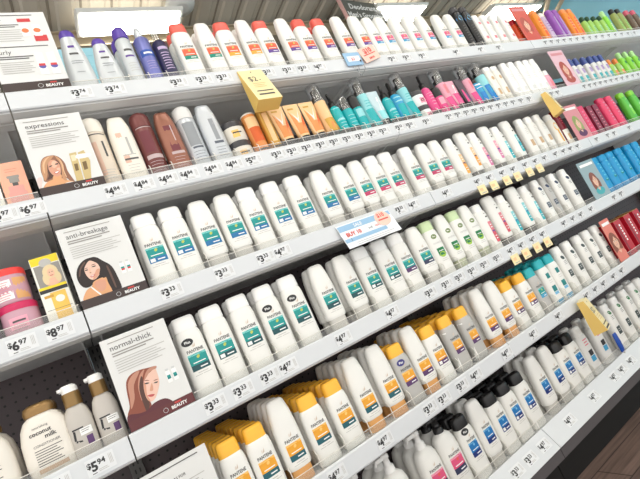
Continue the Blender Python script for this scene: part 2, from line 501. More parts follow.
ART_D = [('auburn', [(0.0888, 0.1071), (0.072, 0.1102), (0.0554, 0.1132), (0.0377, 0.1121), (0.0247, 0.1028), (0.0185, 0.0843), (0.0135, 0.0504), (0.0052, 0.0366), (0.0036, 0.0196), (0.0481, 0.0175), (0.0539, 0.0405), (0.0515, 0.0727), (0.0612, 0.0946), (0.0861, 0.1013)]), ('art red light', [(0.0397, 0.1096), (0.0249, 0.095), (0.0192, 0.0657), (0.0146, 0.0438), (0.0276, 0.0614), (0.0354, 0.0884), (0.0546, 0.111)]), ('art red light', [(0.0647, 0.1104), (0.0517, 0.1023), (0.0409, 0.0795), (0.0391, 0.0495), (0.0467, 0.0797), (0.0579, 0.0994)]), ('art dark brown', [(0.0532, 0.0985), (0.0415, 0.073), (0.0398, 0.0308), (0.0429, 0.0232), (0.0517, 0.0401), (0.0492, 0.0661), (0.0551, 0.0913)]), ('shirt wine', [(0.0015, 0.0296), (0.0087, 0.0348), (0.0263, 0.0287), (0.043, 0.0277), (0.0602, 0.0352), (0.0835, 0.034), (0.0962, 0.0192), (0.0856, 0.0151), (0.0518, 0.004), (0.0441, 0.004), (0.0042, 0.0133)]), ('art pale face', [(0.0689, 0.0973), (0.0559, 0.0878), (0.0495, 0.066), (0.0499, 0.0472), (0.0562, 0.0403), (0.0664, 0.0445), (0.0774, 0.0584), (0.0847, 0.0738), (0.0864, 0.0954), (0.0843, 0.1028)]), ('art face', [(0.055, 0.0851), (0.0493, 0.0645), (0.0502, 0.0464), (0.0546, 0.0424), (0.0526, 0.0582), (0.0571, 0.0778)]), ('ink', [(0.0547, 0.0808), (0.0591, 0.0818), (0.0646, 0.0792), (0.0607, 0.0782)]), ('ink', [(0.0723, 0.0742), (0.0768, 0.0751), (0.082, 0.0739), (0.0787, 0.072)]), ('auburn', [(0.0557, 0.0872), (0.0615, 0.087), (0.0666, 0.0832), (0.0609, 0.0853)]), ('auburn', [(0.0735, 0.0793), (0.079, 0.0798), (0.0845, 0.0784), (0.0785, 0.0781)]), ('art face', [(0.0681, 0.0756), (0.0696, 0.0742), (0.067, 0.061), (0.0601, 0.0632)]), ('lips', [(0.0526, 0.0551), (0.059, 0.055), (0.0667, 0.0518), (0.0622, 0.0491), (0.0563, 0.0508)]), ('art red light', [(0.0888, 0.1071), (0.0742, 0.1081), (0.0631, 0.1), (0.0564, 0.0875), (0.0618, 0.0912), (0.0746, 0.1009), (0.0876, 0.1019)])]
# ------------------------------------------------------------- the kinds of goods
# every kind: parts = [(part name, mesh)], half width, depth
KINDS = {}
def shampoo_body(w, d, h, sh=.006):
    return [(0, w * .86, d * .82), (.003, w * .96, d * .95), (.008, w, d), (h * .55, w, d), (h - sh * 3.5, w * .965, d * .97),
            (h - sh * 1.3, w * .91, d * .9), (h - sh * .4, w * .85, d * .84), (h, w * .78, d * .78)]
def brand_panel(p, zc, w, h, top, pale, band, drop='leaf print', split=.34, tw=.040, name='PANTENE', chip=False, logo=True):
    z0, z1 = zc - h / 2, zc + h / 2; zs = z0 + h * split
    p.rect(-w / 2, z0, w / 2, zs, band)
    p.rect(-w / 2, zs, w / 2, z1 - h * .12, top)
    p.rect(-w / 2, z1 - h * .12, w / 2, z1, pale)
    p.ell(0, zs + (z1 - zs) * .56, w * .46, (z1 - zs) * .44, top, 1)
    p.ell(.001, zs + (z1 - zs) * .66, w * .10, h * .085, drop, 2, rot=.7)
    p.rect(-w * .34, zs + h * .10, w * .34, zs + h * .155, 'print white', 2, nx=4)
    p.rect(-w * .05, z0 + h * .12, w * .36, z0 + h * .19, 'print white', 2, nx=3)
    if chip: p.rect(-w * .44, z0 + h * .06, -w * .18, z0 + h * .28, 'print white', 2, nx=2)
    p.text(name, 0, z1 + .004, .0076, 'grey ink', 1, maxw=tw, bold=.02)
    if logo:
        p.poly([(-.003, z1 + .015), (.003, z1 + .017), (.0042, z1 + .026), (.0015, z1 + .021)], 'logo tan', 1)
        p.poly([(-.0045, z1 + .0155), (-.0035, z1 + .016), (-.0005, z1 + .0235), (-.003, z1 + .021)], 'logo tan', 1)
    p.rect(-w * .28, z0 - .006, w * .28, z0 - .0048, 'pale ink', 1, nx=3)
    p.rect(-w * .46, z0 - .011, -w * .08, z0 - .0100, 'pale ink', 1, nx=3)
    p.rect(-w * .02, z0 - .011, w * .46, z0 - .0100, 'pale ink', 1, nx=3)
def badge_mesh(surf, x, z, mt='ink', word='Plus'):
    p = Print(surf, .0009); p.ell(x, z, .0140, .0092, mt, 0, seg=20)
    p.text(word, x, z - .003, .0066, 'print white', 1, maxw=.020, bold=.02); return p.mb.mesh('badge')
def shampoo(w=.0325, d=.02, hb=.165, hc=.035, cw=.0285, cd=.0165, body='white plastic', cap='pure white plastic', label=None, badge=None, n=3.0, panel=None):
    R = shampoo_body(w, d, hb); b = MB(); b.loft(R, body, 28, n)
    c = MB(); c.loft([(hb, cw, cd), (hb + hc * .72, cw * .97, cd * .97), (hb + hc * .9, cw * .92, cd * .88), (hb + hc, cw * .8, cd * .62)], cap, 24, 3)
    out = [('bottle_body', b.mesh('bottle_body')), ('cap', c.mesh('cap'))]
    sf = front_of(R, 3.0)
    if label:
        p = Print(sf); label(p); out += p.pieces('front_label')
    if badge: out.append(('badge', badge_mesh(sf, *badge)))
    return out, w, d
def conditioner(w=.0325, d=.02, h=.200, hb=.037, bw=.0265, body='white plastic', base='pure white plastic', label=None, n=2.8, tip=.55):
    R = [(hb - .001, w * .9, d * .9), (hb + .003, w * .985, d * .98), (hb + .010, w, d), (h * .45, w, d), (h * .66, w * .965, d * .95), (h * .82, w * .89, d * .86),
         (h * .92, w * (tip + .23), d * .76), (h * .962, w * (tip + .17), d * .66), (h * .985, w * (tip + .08), d * .52), (h * .996, w * (tip - .06), d * .34), (h, w * (tip - .28), d * .14)]
    b = MB(); b.loft(R, body, 28, n)
    c = MB(); c.loft([(0, bw * .97, d * .8), (.003, bw, d * .85), (hb, bw * 1.02, d * .86)], base, 24, n)
    out = [('bottle_body', b.mesh('bottle_body')), ('base_cap', c.mesh('base_cap'))]
    if label:
        p = Print(front_of(R, n)); label(p); out += p.pieces('front_label')
    return out, w, d
def cylinder(r, h, hc, body, cap, label=None, cr=None, taper=1, dome=False, capname='cap'):
    cr = cr or r
    R = [(0, r * .93, r * .93), (.003, r, r), (h * .5, r, r), (h - .004, r * taper, r * taper), (h, r * taper * .94, r * taper * .94)]
    b = MB(); b.loft(R, body, 28, 2)
    c = MB()
    rr = [(h, cr, cr), (h + hc * .6, cr, cr), (h + hc * .85, cr * .93, cr * .93), (h + hc, cr * .7, cr * .7)]
    if dome: rr = [(h, cr, cr), (h + hc * .5, cr, cr), (h + hc * .75, cr * .85, cr * .85), (h + hc * .92, cr * .55, cr * .55), (h + hc, cr * .2, cr * .2)]
    c.loft(rr, cap, 24, 2)
    out = [('bottle_body', b.mesh('bottle_body')), (capname, c.mesh(capname))]
    if label:
        p = Print(front_of(R, 2)); label(p); out += p.pieces('front_label')
    return out, r, r
def overcap(r, h, hc, body, label=None, inner='black cap', base='black cap'):
    """slim mist bottle under a tall see-through cap, with a dark foot"""
    R = [(.032, r, r), (h, r, r)]
    b = MB(); b.loft(R, body, 24, 2)
    f = MB(); f.loft([(0, r * .95, r * .95), (.002, r * 1.01, r * 1.01), (.032, r * 1.01, r * 1.01)], base, 24, 2)
    nz = MB(); nz.loft([(h, r * .82, r * .82), (h + hc * .30, r * .80, r * .80), (h + hc * .34, r * .5, r * .5), (h + hc * .70, r * .48, r * .48)], inner, 16, 2)
    c = MB(); c.loft([(h, r, r), (h + hc * .9, r * .99, r * .99), (h + hc, r * .86, r * .86)], 'clear plastic', 24, 2)
    out = [('bottle_body', b.mesh('bottle_body')), ('foot', f.mesh('foot')), ('spray_head', nz.mesh('spray_head')), ('clear_cap', c.mesh('clear_cap'))]
    if label:
        p = Print(front_of(R, 2)); label(p); out += p.pieces('front_label')
    return out, r, r
def nozzle(r, h, body, hn=.055, head='black cap', label=None, base=None):
    R = [(.030, r, r), (h * .8, r, r), (h * .93, r * .85, r * .85), (h, r * .5, r * .5)]
    b = MB(); b.loft(R, body, 24, 2)
    f = MB(); f.loft([(0, r * .95, r * .95), (.002, r * 1.01, r * 1.01), (.030, r * 1.01, r * 1.01)], base or head, 24, 2)
    z = MB(); z.loft([(h, r * .52, r * .52), (h + hn * .35, r * .48, r * .48), (h + hn * .38, r * .26, r * .26), (h + hn * .9, r * .24, r * .24), (h + hn, r * .16, r * .16)], head, 16, 2)
    out = [('bottle_body', b.mesh('bottle_body')), ('foot', f.mesh('foot')), ('spray_head', z.mesh('spray_head'))]
    if label:
        p = Print(front_of(R, 2)); label(p); out += p.pieces('front_label')
    return out, r, r
def squeeze_tube(w, h, body, cap='black cap', label=None, hc=.038):
    r = w * .68
    R = [(hc, r, r * .9), (h * .35, w * .80, r * .66), (h * .7, w * .93, r * .34), (h * .94, w, r * .08), (h, w * 1.02, r * .06)]
    b = MB(); b.loft(R, body, 28, 2.2)
    c = MB(); c.loft([(0, r * .88, r * .8), (.002, r * .92, r * .84), (hc, r * .92, r * .84)], cap, 24, 2.2)
    out = [('tube_body', b.mesh('tube_body')), ('base_cap', c.mesh('base_cap'))]
    if label:
        p = Print(front_of(R, 2.2)); label(p); out += p.pieces('front_label')
    return out, w, r
def jar_parts(r, h, hl, body, lid, label=None):
    R = [(0, r * .9, r * .9), (.004, r * .97, r * .97), (h * .5, r, r), (h, r * .98, r * .98)]
    b = MB(); b.loft(R, body, 32, 2.2)
    c = MB(); c.loft([(h, r * 1.0, r * 1.0), (h + hl * .8, r * 1.01, r * 1.01), (h + hl, r * .95, r * .95)], lid, 32, 2.2)
    out = [('jar_body', b.mesh('jar_body')), ('lid', c.mesh('lid'))]
    if label:
        p = Print(front_of(R, 2.2)); label(p); out += p.pieces('front_label')
    return out, r, r
def carton(w, d, h, body, label=None, top=None):
    b = MB(); b.box(-w, w, -d, d, 0, h, body)
    b.box(-w * .98, w * .98, -d * .98, d * .98, h, h + .0012, top or body)
    out = [('box', b.mesh('box'))]
    if label:
        p = Print(lambda x, z: -d); label(p); out += p.pieces('printed_front')
    return out, w, d
def aerosol(r, h, body, cap, hc=.045, label=None, button=None, capr=.86):
    R = [(0, r * .97, r * .97), (.003, r, r), (h * .5, r, r), (h - .004, r, r)]
    b = MB(); b.loft(R + [(h, r * .92, r * .92), (h + .006, r * .72, r * .72)], body, 28, 2)
    c = MB(); q = r * capr
    c.loft([(h + .003, q, q), (h + hc * .6, q * .96, q * .96), (h + hc * .85, q * .82, q * .82), (h + hc, q * .5, q * .5)], cap, 24, 2)
    out = [('can_body', b.mesh('can_body')), ('cap', c.mesh('cap'))]
    if label:
        p = Print(front_of(R, 2)); label(p); out += p.pieces('front_label')
    return out, r, r
def pump_bottle(w, d, hb, body, head, label=None, tilt=0):
    R = [(0, w * .9, d * .88), (.004, w, d), (hb * .72, w, d), (hb * .85, w * .95, d * .94), (hb * .94, w * .8, d * .8), (hb * .985, w * .55, d * .6), (hb, w * .4, d * .5)]
    b = MB(); b.loft(R, body, 28, 2.6)
    c = MB(); c.loft([(hb, .016, .016), (hb + .016, .015, .015), (hb + .017, .011, .011), (hb + .022, .0095, .0095), (hb + .036, .0088, .0088), (hb + .037, .012, .012), (hb + .045, .0125, .0125), (hb + .049, .009, .009)], head, 20, 2)
    c.loft([(hb + .037, .016, .0065, -.016), (hb + .045, .017, .0075, -.017), (hb + .047, .013, .005, -.015)], head, 16, 2.4)
    c.tube((-.030, 0, hb + .042), (-.036, 0, hb + .030), .0045, head, 10, .0038)
    out = [('bottle_body', b.mesh('bottle_body')), ('pump_head', c.mesh('pump_head'))]
    if label:
        p = Print(front_of(R, 2.6)); label(p); out += p.pieces('front_label')
    return out, w, d

def bars(specs):
    def f(p):
        for s in specs:
            k = s[0]
            if k == 'r': p.rect(*s[1:6], *(s[6:] if len(s) > 6 else ()))
            elif k == 'e': p.ell(*s[1:])
            elif k == 't': p.text(*s[1:])
            elif k == 'l': p.lines(*s[1:])
            elif k == 'p': p.poly(*s[1:])
    return f
def panel(*a, **k):
    def f(p): brand_panel(p, *a, **k)
    return f
def strip(col, pale, mark='navy band', x=.010, hw=.010, z0=.030, z1=.155):
    def f(p):
        h = z1 - z0
        p.rect(x - hw, z0, x + hw, z0 + h * .36, col, 0, 4)
        p.rect(x - hw, z0 + h * .36, x + hw, z0 + h * .66, pale, 0, 4)
        p.rect(x - hw * .7, z0 + h * .33, x + hw * .7, z0 + h * .375, mark, 1, 3)
        p.rect(x - hw * .6, z0 + h * .80, x + hw * .4, z0 + h * .845, 'grey ink', 1, 3)
        p.rect(x - hw * .8, z0 + h * .92, x + hw * .2, z0 + h * .945, 'pale ink', 1, 3)
        for t in (.10, .18, .46, .54): p.rect(x - hw * .45, z0 + h * t, x + hw * .45, z0 + h * (t + .03), 'print white', 1, 3)
    return f
def green_label(p):
    p.ell(-.002, .140, .0125, .0085, 'olive badge', 0); p.rect(-.008, .1385, .004, .1405, 'print white', 1, 2)
    p.text('PANTENE', 0, .113, .006, 'pale ink', 0, .034)
    p.rect(-.016, .072, .016, .098, 'green print'); p.ell(0, .074, .014, .010, 'lime print', 1); p.rect(-.011, .086, .011, .0885, 'print white', 1, 3)
    p.rect(-.012, .058, .012, .0592, 'pale ink', 0, 3); p.rect(-.014, .052, .014, .0532, 'pale ink', 0, 3)
def marks(mk, blk, zm=.150, zb=.075, hb=.020, word=True):
    def f(p):
        p.ell(-.002, zm, .0112, .0074, mk, 0, rot=-.5); 
        if word: p.lines(-.009, .010, zm - .016, 3, .006, 'grey ink', .0014)
        p.rect(-.0125, zb - hb * .6, .0125, zb + hb * .6, blk); p.lines(-.007, .007, zb + .004, 2, .007, 'print white', .0014)
        p.rect(-.009, zb - hb / 2 - .009, .009, zb - hb / 2 - .0075, 'pale ink')
    return f
TEALC = dict(zc=.086, w=.044, h=.040, top='teal print', pale='teal pale print')
RED = dict(zc=.094, w=.040, h=.038)
AMB = dict(zc=.074, w=.042, h=.040, top='gold print', pale='gold pale print', drop='gold pale print', tw=.038)
def pan(**k): return lambda p: brand_panel(p, **k)
M('silver body', (208, 212, 214), rough=.3, metal=.15); M('lilac metal', (118, 122, 186), rough=.3, metal=.3)
M('navy can', (50, 48, 84), rough=.3, metal=.2); M('pale lilac', (190, 170, 205)); M('violet blue print', (44, 84, 170))
M('cream body', (228, 214, 196), rough=.35); M('cream cap', (240, 234, 222), rough=.35); M('peach print', (228, 190, 168))
M('maroon body', (116, 62, 60), rough=.28, metal=.2); M('bronze body', (150, 98, 80), rough=.28, metal=.3); M('maroon print', (112, 44, 54))
M('pale maroon print', (196, 176, 176)); M('silver pearl', (202, 206, 210), rough=.28, metal=.25); M('silver print', (150, 154, 158))
M('jar ivory', (226, 220, 208)); M('orange gel', (232, 150, 84), rough=.25); M('orange pale', (248, 204, 150)); M('gold foil', (206, 158, 74), rough=.3, metal=.4)
M('fiery print', (222, 98, 34)); M('teal gel', (26, 176, 180), rough=.22); M('aqua pale', (150, 218, 222), rough=.25); M('ice tube', (196, 216, 222), rough=.25)
M('blue gel', (46, 160, 206), rough=.22); M('pink gel', (228, 78, 140), rough=.25); M('pink pale body', (236, 168, 186), rough=.25); M('dark tube body', (70, 54, 66), rough=.3)
M('blue body', (40, 130, 200), rough=.25); M('ivory box', (240, 236, 226)); M('orange body', (240, 140, 34), rough=.35); M('red orange body', (230, 84, 44), rough=.35)
M('lilac body', (196, 176, 206), rough=.35); M('purple body', (146, 78, 172), rough=.35); M('green body', (160, 206, 96), rough=.3); M('dark green cap', (16, 70, 40))
M('lime body', (138, 214, 60), rough=.3); M('pale green cap', (176, 226, 150)); M('olive body', (150, 162, 88), rough=.3); M('brown body', (104, 84, 66), rough=.3)
M('rose cap', (206, 92, 112)); M('hot pink box', (226, 62, 104), rough=.35); M('maroon box body', (136, 44, 66), rough=.35); M('green tube body', (92, 188, 60), rough=.35)
M('cyan tube', (22, 150, 206), rough=.3); M('cyan pale', (120, 204, 228)); M('red box body', (186, 24, 44), rough=.35); M('blue clear cap', (70, 86, 150), rough=.3)
M('orange gel cap', (238, 140, 70)); M('teal foot', (70, 170, 176)); M('royal blue', (24, 76, 170)); M('rose print', (226, 130, 140)); M('tan print', (206, 172, 132))
M('dark red body', (120, 12, 36), rough=.3); M('slate print', (92, 98, 110)); M('leaf green', (40, 120, 60)); M('dark block', (66, 76, 76)); M('light green cap', (206, 226, 178))
M('deep blue badge', (64, 60, 130))

def silver_bottle(h, w):
    hb = h * .86
    R = [(0, w * .92, .018), (.004, w, .02), (h * .30, w, .02), (h * .55, w * .88, .0185), (h * .75, w * .70, .0165), (hb, w * .58, .0145)]
    b = MB(); b.loft(R, 'silver body', 28, 2.4)
    c = MB(); c.loft([(hb, w * .59, .0148), (h * .93, w * .55, .0140), (h * .975, w * .42, .0110), (h * .995, w * .22, .006), (h, w * .1, .003)], 'violet cap', 24, 2.4)
    p = Print(front_of(R, 2.4)); p.rect(-.010, h * .68, .006, h * .715, 'violet band'); p.rect(-.012, h * .57, .010, h * .60, 'grey ink'); p.lines(-.014, .016, h * .47, 2, .007, 'slate print'); p.lines(-.010, .010, h * .30, 1, .007, 'slate print')
    return [('bottle_body', b.mesh('bottle_body')), ('cap', c.mesh('cap')), ('front_label', p.mb.mesh('front_label'))], w, .02
K = {
 # top shelf
 'silver': lambda: silver_bottle(.210, .034),
 'silvershort': lambda: silver_bottle(.178, .032),
 'purplespray': lambda: aerosol(.022, .165, 'silver body', 'violet cap', .045, bars([('r', -.010, .120, .012, .127, 'grey ink'), ('r', -.012, .100, .012, .106, 'violet band'), ('l', -.012, .012, .078, 4, .008, 'pale ink')]), capr=1.0),
 'bluespray': lambda: aerosol(.023, .165, 'lilac metal', 'silver body', .045, bars([('r', -.022, .098, .022, .120, 'violet blue print'), ('r', -.012, .106, .012, .112, 'print white', 1), ('l', -.012, .012, .080, 4, .008, 'pale lilac')]), capr=.5),
 'navyspray': lambda: aerosol(.022, .150, 'navy can', 'clear plastic', .06, bars([('r', -.014, .118, .014, .128, 'pale lilac'), ('l', -.012, .012, .104, 7, .009, 'pale lilac', .003), ('r', -.020, .004, .020, .020, 'pale lilac')]), capr=.55),
 'redcap': lambda: shampoo(.031, .02, .178, .034, .026, .017, cap='coral cap', label=pan(**RED, top='coral print', pale='coral pale print', band='green band')),
 'redcond': lambda: conditioner(.030, .02, .215, .022, .027, base='coral base', label=pan(**RED, top='coral print', pale='coral pale print', band='green band')),
 'redcap2': lambda: shampoo(.031, .02, .178, .034, .026, .017, cap='coral cap', label=pan(**RED, top='coral print', pale='coral pale print', band='yellow band')),
 'redcond2': lambda: conditioner(.030, .02, .222, .022, .027, base='coral base', label=pan(**RED, top='coral print', pale='coral pale print', band='yellow band')),
 'redcap3': lambda: shampoo(.031, .02, .178, .034, .026, .017, cap='coral cap', label=pan(**RED, top='coral print', pale='coral pale print', band='violet band')),
 'redcond3': lambda: conditioner(.030, .02, .222, .022, .027, base='coral base', label=pan(**RED, top='coral print', pale='coral pale print', band='violet band')),
 'pinkcond': lambda: conditioner(.030, .02, .212, .022, .027, base='frosted base', label=pan(zc=.094, w=.034, h=.036, top='pink print', pale='pink pale print', band='sky band', tw=.034)),
 'blackcan': lambda: aerosol(.023, .215, 'black cap', 'dark grey cap', .035, bars([('e', -.002, .178, .0195, .023, 'blue print'), ('e', -.002, .178, .012, .014, 'blue pale print', 1), ('l', -.014, .014, .135, 8, .013, 'grey ink', .004)]), capr=.95),
 'whitetube': lambda: shampoo(.0235, .017, .165, .03, .020, .014, cap='pure white plastic', label=bars([('r', -.009, .136, .007, .150, 'rose print'), ('r', -.009, .055, .008, .070, 'rose print'), ('l', -.010, .010, .118, 3, .01, 'pale ink')])),
 'redbottle': lambda: shampoo(.023, .017, .13, .03, .018, .013, 'red orange body', 'red box body', label=bars([('l', -.014, .014, .1, 4, .012, 'orange pale', .003)])),
 'orangebot': lambda: shampoo(.026, .018, .185, .026, .022, .015, 'orange body', 'orange gel cap', label=bars([('r', -.012, .03, .002, .15, 'red orange body'), ('l', -.016, .016, .13, 4, .018, 'orange pale', .003)])),
 'lilacbot': lambda: shampoo(.022, .017, .165, .026, .019, .014, 'lilac body', 'pearl plastic', label=bars([('l', -.012, .012, .13, 5, .016, 'purple body', .004)])),
 'purplebot': lambda: shampoo(.026, .018, .185, .024, .023, .015, 'purple body', 'purple body', label=bars([('r', -.004, .02, .004, .16, 'lilac body'), ('l', -.016, .016, .05, 3, .01, 'pale lilac', .003)])),
 'greenbot': lambda: shampoo(.021, .016, .12, .032, .012, .012, 'green body', 'dark green cap', label=bars([('r', -.012, .03, .012, .08, 'pale green cap'), ('l', -.009, .009, .07, 4, .01, 'green print', .003)])),
 'limepump': lambda: shampoo(.024, .017, .145, .04, .015, .013, 'lime body', 'pale green cap', label=bars([('r', -.014, .03, .014, .09, 'green body'), ('l', -.01, .01, .08, 4, .012, 'print white', .003)])),
 'olivebot': lambda: shampoo(.026, .018, .165, .034, .018, .014, 'olive body', 'black cap', label=bars([('r', -.015, .03, .012, .11, 'green body'), ('l', -.01, .01, .1, 5, .012, 'brown body', .003)])),
 'brownbot': lambda: shampoo(.026, .018, .15, .034, .020, .014, 'brown body', 'rose cap', label=bars([('l', -.014, .014, .1, 5, .012, 'tan print', .003)])),
 # second shelf
 'creamcyl': lambda: cylinder(.028, .165, .045, 'cream body', 'cream cap', bars([('r', -.027, .155, .027, .158, 'grey ink'), ('r', -.020, .04, -.004, .135, 'peach print'), ('r', .008, .090, .013, .135, 'grey ink'), ('l', -.018, .018, .052, 4, .008, 'pale ink')])),
 'creamcond': lambda: conditioner(.031, .02, .205, .010, .026, 'cream cap', 'cream cap', bars([('r', -.016, .060, -.002, .150, 'peach print'), ('r', .004, .085, .010, .135, 'pale ink'), ('r', -.016, .068, .018, .073, 'grey ink'), ('r', -.016, .082, .016, .0845, 'pale ink'), ('l', -.014, .016, .052, 4, .008, 'pale ink')]), tip=.5),
 'browncyl': lambda: cylinder(.027, .160, .045, 'maroon body', 'maroon body', bars([('r', -.026, .155, .026, .158, 'pale maroon print'), ('r', -.018, .08, .010, .145, 'maroon print'), ('r', -.020, .060, .022, .072, 'pale maroon print'), ('l', -.018, .018, .05, 5, .009, 'pale maroon print')])),
 'browncond': lambda: conditioner(.030, .02, .200, .010, .026, 'bronze body', 'bronze body', bars([('r', -.012, .07, .012, .15, 'maroon print'), ('r', .006, .10, .009, .15, 'pale maroon print', 1), ('r', -.016, .060, .020, .068, 'pale maroon print'), ('l', -.014, .016, .05, 4, .009, 'pale maroon print')]), tip=.52),
 'silvercyl': lambda: cylinder(.028, .165, .042, 'silver pearl', 'pearl plastic', bars([('r', -.018, .075, .014, .150, 'silver print'), ('r', -.014, .066, .016, .072, 'slate print'), ('l', -.016, .016, .055, 4, .009, 'slate print')])),
 'silvercond': lambda: conditioner(.031, .02, .205, .010, .026, 'silver pearl', 'pearl plastic', bars([('r', -.004, .08, .010, .150, 'silver print'), ('r', -.012, .068, .016, .076, 'slate print'), ('l', -.014, .016, .055, 4, .009, 'slate print')]), tip=.52),
 'orangetube': lambda: cylinder(.023, .145, .006, 'orange gel', 'cream cap', bars([('r', -.018, .05, .018, .10, 'fiery print'), ('r', -.020, .10, .020, .135, 'orange pale'), ('r', -.022, .0, .022, .026, 'black cap')]), capname='flat_top'),
 'goldtube': lambda: cylinder(.020, .150, .006, 'gold foil', 'gold foil', bars([('r', -.010, .04, .006, .14, 'orange pale'), ('r', -.0198, .0, .0198, .026, 'black cap')]), capname='flat_top'),
 'widetube': lambda: squeeze_tube(.029, .155, 'orange pale', label=bars([('r', -.017, .045, .017, .085, 'orange gel'), ('p', [(-.016, .05), (-.020, .13), (-.006, .10), (.002, .05)], 'orange gel', 1), ('p', [(.000, .048), (.018, .048), (.024, .12), (.012, .09)], 'fiery print', 2), ('p', [(-.012, .125), (.000, .085), (.020, .140), (.002, .100)], 'print white', 3), ('r', -.018, .135, .004, .141, 'gold foil', 1)])),  # white V is a highlight painted into the tube's front
 'tallgold': lambda: overcap(.023, .135, .062, 'orange pale', bars([('r', -.018, .03, .018, .075, 'gold foil'), ('r', -.014, .04, .010, .06, 'orange gel', 1)])),
 'tealnozzle': lambda: nozzle(.022, .115, 'teal gel', .05, label=bars([('r', -.018, .06, .018, .105, 'aqua pale'), ('l', -.012, .012, .05, 3, .01, 'aqua pale', .002)])),
 'tealclear': lambda: overcap(.022, .095, .045, 'teal gel', bars([('l', -.014, .014, .07, 4, .012, 'aqua pale', .002)])),
 'tealshort': lambda: cylinder(.022, .095, .045, 'teal gel', 'black cap', bars([('r', -.016, .06, .016, .088, 'aqua pale'), ('r', -.0215, 0, .0215, .012, 'black cap')])),
 'tealtall': lambda: overcap(.023, .145, .068, 'aqua pale', bars([('r', -.020, .02, .018, .085, 'teal gel'), ('l', -.012, .012, .115, 3, .01, 'teal gel', .002)])),
 'tealtube': lambda: squeeze_tube(.027, .155, 'ice tube', label=bars([('r', -.018, .04, .018, .075, 'aqua pale'), ('p', [(-.012, .05), (-.006, .05), (.012, .13), (.006, .13)], 'print white', 1)])),
 'bluenozzle': lambda: nozzle(.026, .125, 'blue gel', .052, label=bars([('r', -.018, .03, .018, .08, 'teal gel'), ('r', -.020, .09, .012, .11, 'aqua pale')])),
 'pinknozzle': lambda: nozzle(.023, .130, 'pink gel', .055, label=bars([('r', -.018, .10, .018, .125, 'pink pale body'), ('l', -.012, .012, .09, 4, .012, 'pink pale body', .002)])),
 'pinkshort': lambda: cylinder(.024, .085, .04, 'pink gel', 'black cap', bars([('r', -.016, .05, .014, .078, 'pink pale body'), ('r', -.0235, 0, .0235, .012, 'black cap')])),
 'pinktall': lambda: overcap(.024, .140, .065, 'pink pale body', bars([('r', -.020, .02, .016, .075, 'pink gel'), ('r', -.008, .09, .012, .13, 'rose print')])),
 'pinktube': lambda: squeeze_tube(.028, .150, 'pink pale body', label=bars([('r', -.020, .04, .018, .09, 'pink gel'), ('p', [(-.012, .08), (-.004, .08), (.016, .13), (.008, .13)], 'print white', 1)])),
 'darktube': lambda: squeeze_tube(.024, .150, 'dark tube body', label=bars([('r', -.016, .04, .014, .08, 'plum band'), ('r', -.014, .04, -.006, .1, 'pink gel', 1)])),
 'blueshort': lambda: nozzle(.026, .12, 'blue gel', .06, label=bars([('r', -.020, .09, .020, .11, 'print white'), ('r', -.018, .03, .018, .07, 'blue body')])),
 'bluetall': lambda: overcap(.026, .150, .065, 'aqua pale', bars([('r', -.020, .02, .020, .1, 'blue body'), ('r', -.012, .06, .012, .09, 'blue gel', 1)])),
 'creambox': lambda: shampoo(.024, .018, .170, .022, .022, .016, 'ivory box', 'pure white plastic', label=bars([('e', 0, .13, .009, .010, 'tan print'), ('r', -.008, .045, .008, .075, 'tan print')])),
 'whitebox': lambda: shampoo(.026, .018, .178, .024, .021, .015, 'pure white plastic', 'pure white plastic', label=bars([('l', -.012, .012, .13, 4, .01, 'pale ink'), ('r', -.012, .04, .012, .06, 'pearl plastic')])),
 'pinksmall': lambda: shampoo(.022, .016, .10, .028, .017, .013, 'pink pale body', 'pure white plastic', label=bars([('r', -.012, .03, .012, .07, 'rose print')])),
 'bluecap': lambda: shampoo(.022, .016, .125, .045, .015, .013, 'pearl plastic', 'blue clear cap', label=bars([('r', -.015, .02, .015, .055, 'teal foot'), ('r', -.014, .07, .014, .1, 'pale lilac'), ('l', -.010, .010, .095, 3, .008, 'violet band', .002)])),
 'orangesmall': lambda: shampoo(.024, .017, .095, .035, .013, .012, 'green body', 'orange gel cap', label=bars([('r', -.015, .02, .015, .05, 'orange gel'), ('l', -.01, .01, .07, 3, .008, 'print white', .003)])),
 'limesmall': lambda: shampoo(.026, .018, .125, .04, .014, .013, 'lime body', 'pale green cap', label=bars([('r', -.016, .03, .016, .07, 'green body'), ('e', 0, .09, .010, .010, 'green print')])),
 # third shelf
 'tealsh': lambda: shampoo(label=pan(**TEALC, band='blue band', chip=True)),
 'tealcond': lambda: conditioner(base='frosted base', label=pan(**TEALC, band='blue band')),
 'tealred': lambda: shampoo(label=pan(**TEALC, band='magenta band')),
 'tealredcond': lambda: conditioner(base='frosted base', label=pan(**TEALC, band='magenta band')),
 'sideor': lambda: shampoo(.031, .022, .16, .03, .022, .016, label=strip('orange strip', 'orange pale', 'plum band'), n=2.4),
 'sideorc': lambda: conditioner(.032, .022, .205, .03, .026, base='dark clear base', label=strip('orange strip', 'orange pale', 'plum band', z0=.045, z1=.17), tip=.7),
 'sidepk': lambda: shampoo(.031, .022, .16, .03, .022, .016, label=strip('pink strip', 'pink pale print', 'violet band'), n=2.4),
 'sidepkc': lambda: conditioner(.032, .022, .205, .03, .026, base='dark clear base', label=strip('pink strip', 'pink pale print', 'violet band', z0=.045, z1=.17), tip=.7),
 'sidetl': lambda: shampoo(.031, .022, .16, .03, .022, .016, label=strip('teal strip', 'aqua pale', 'blue band'), n=2.4),
 'sidetlc': lambda: conditioner(.032, .022, .205, .03, .026, base='dark clear base', label=strip('teal strip', 'aqua pale', 'blue band', z0=.045, z1=.17), tip=.7),
 'sidered': lambda: shampoo(.031, .022, .16, .03, .022, .016, label=strip('red strip', 'rose print', 'violet band'), n=2.4),
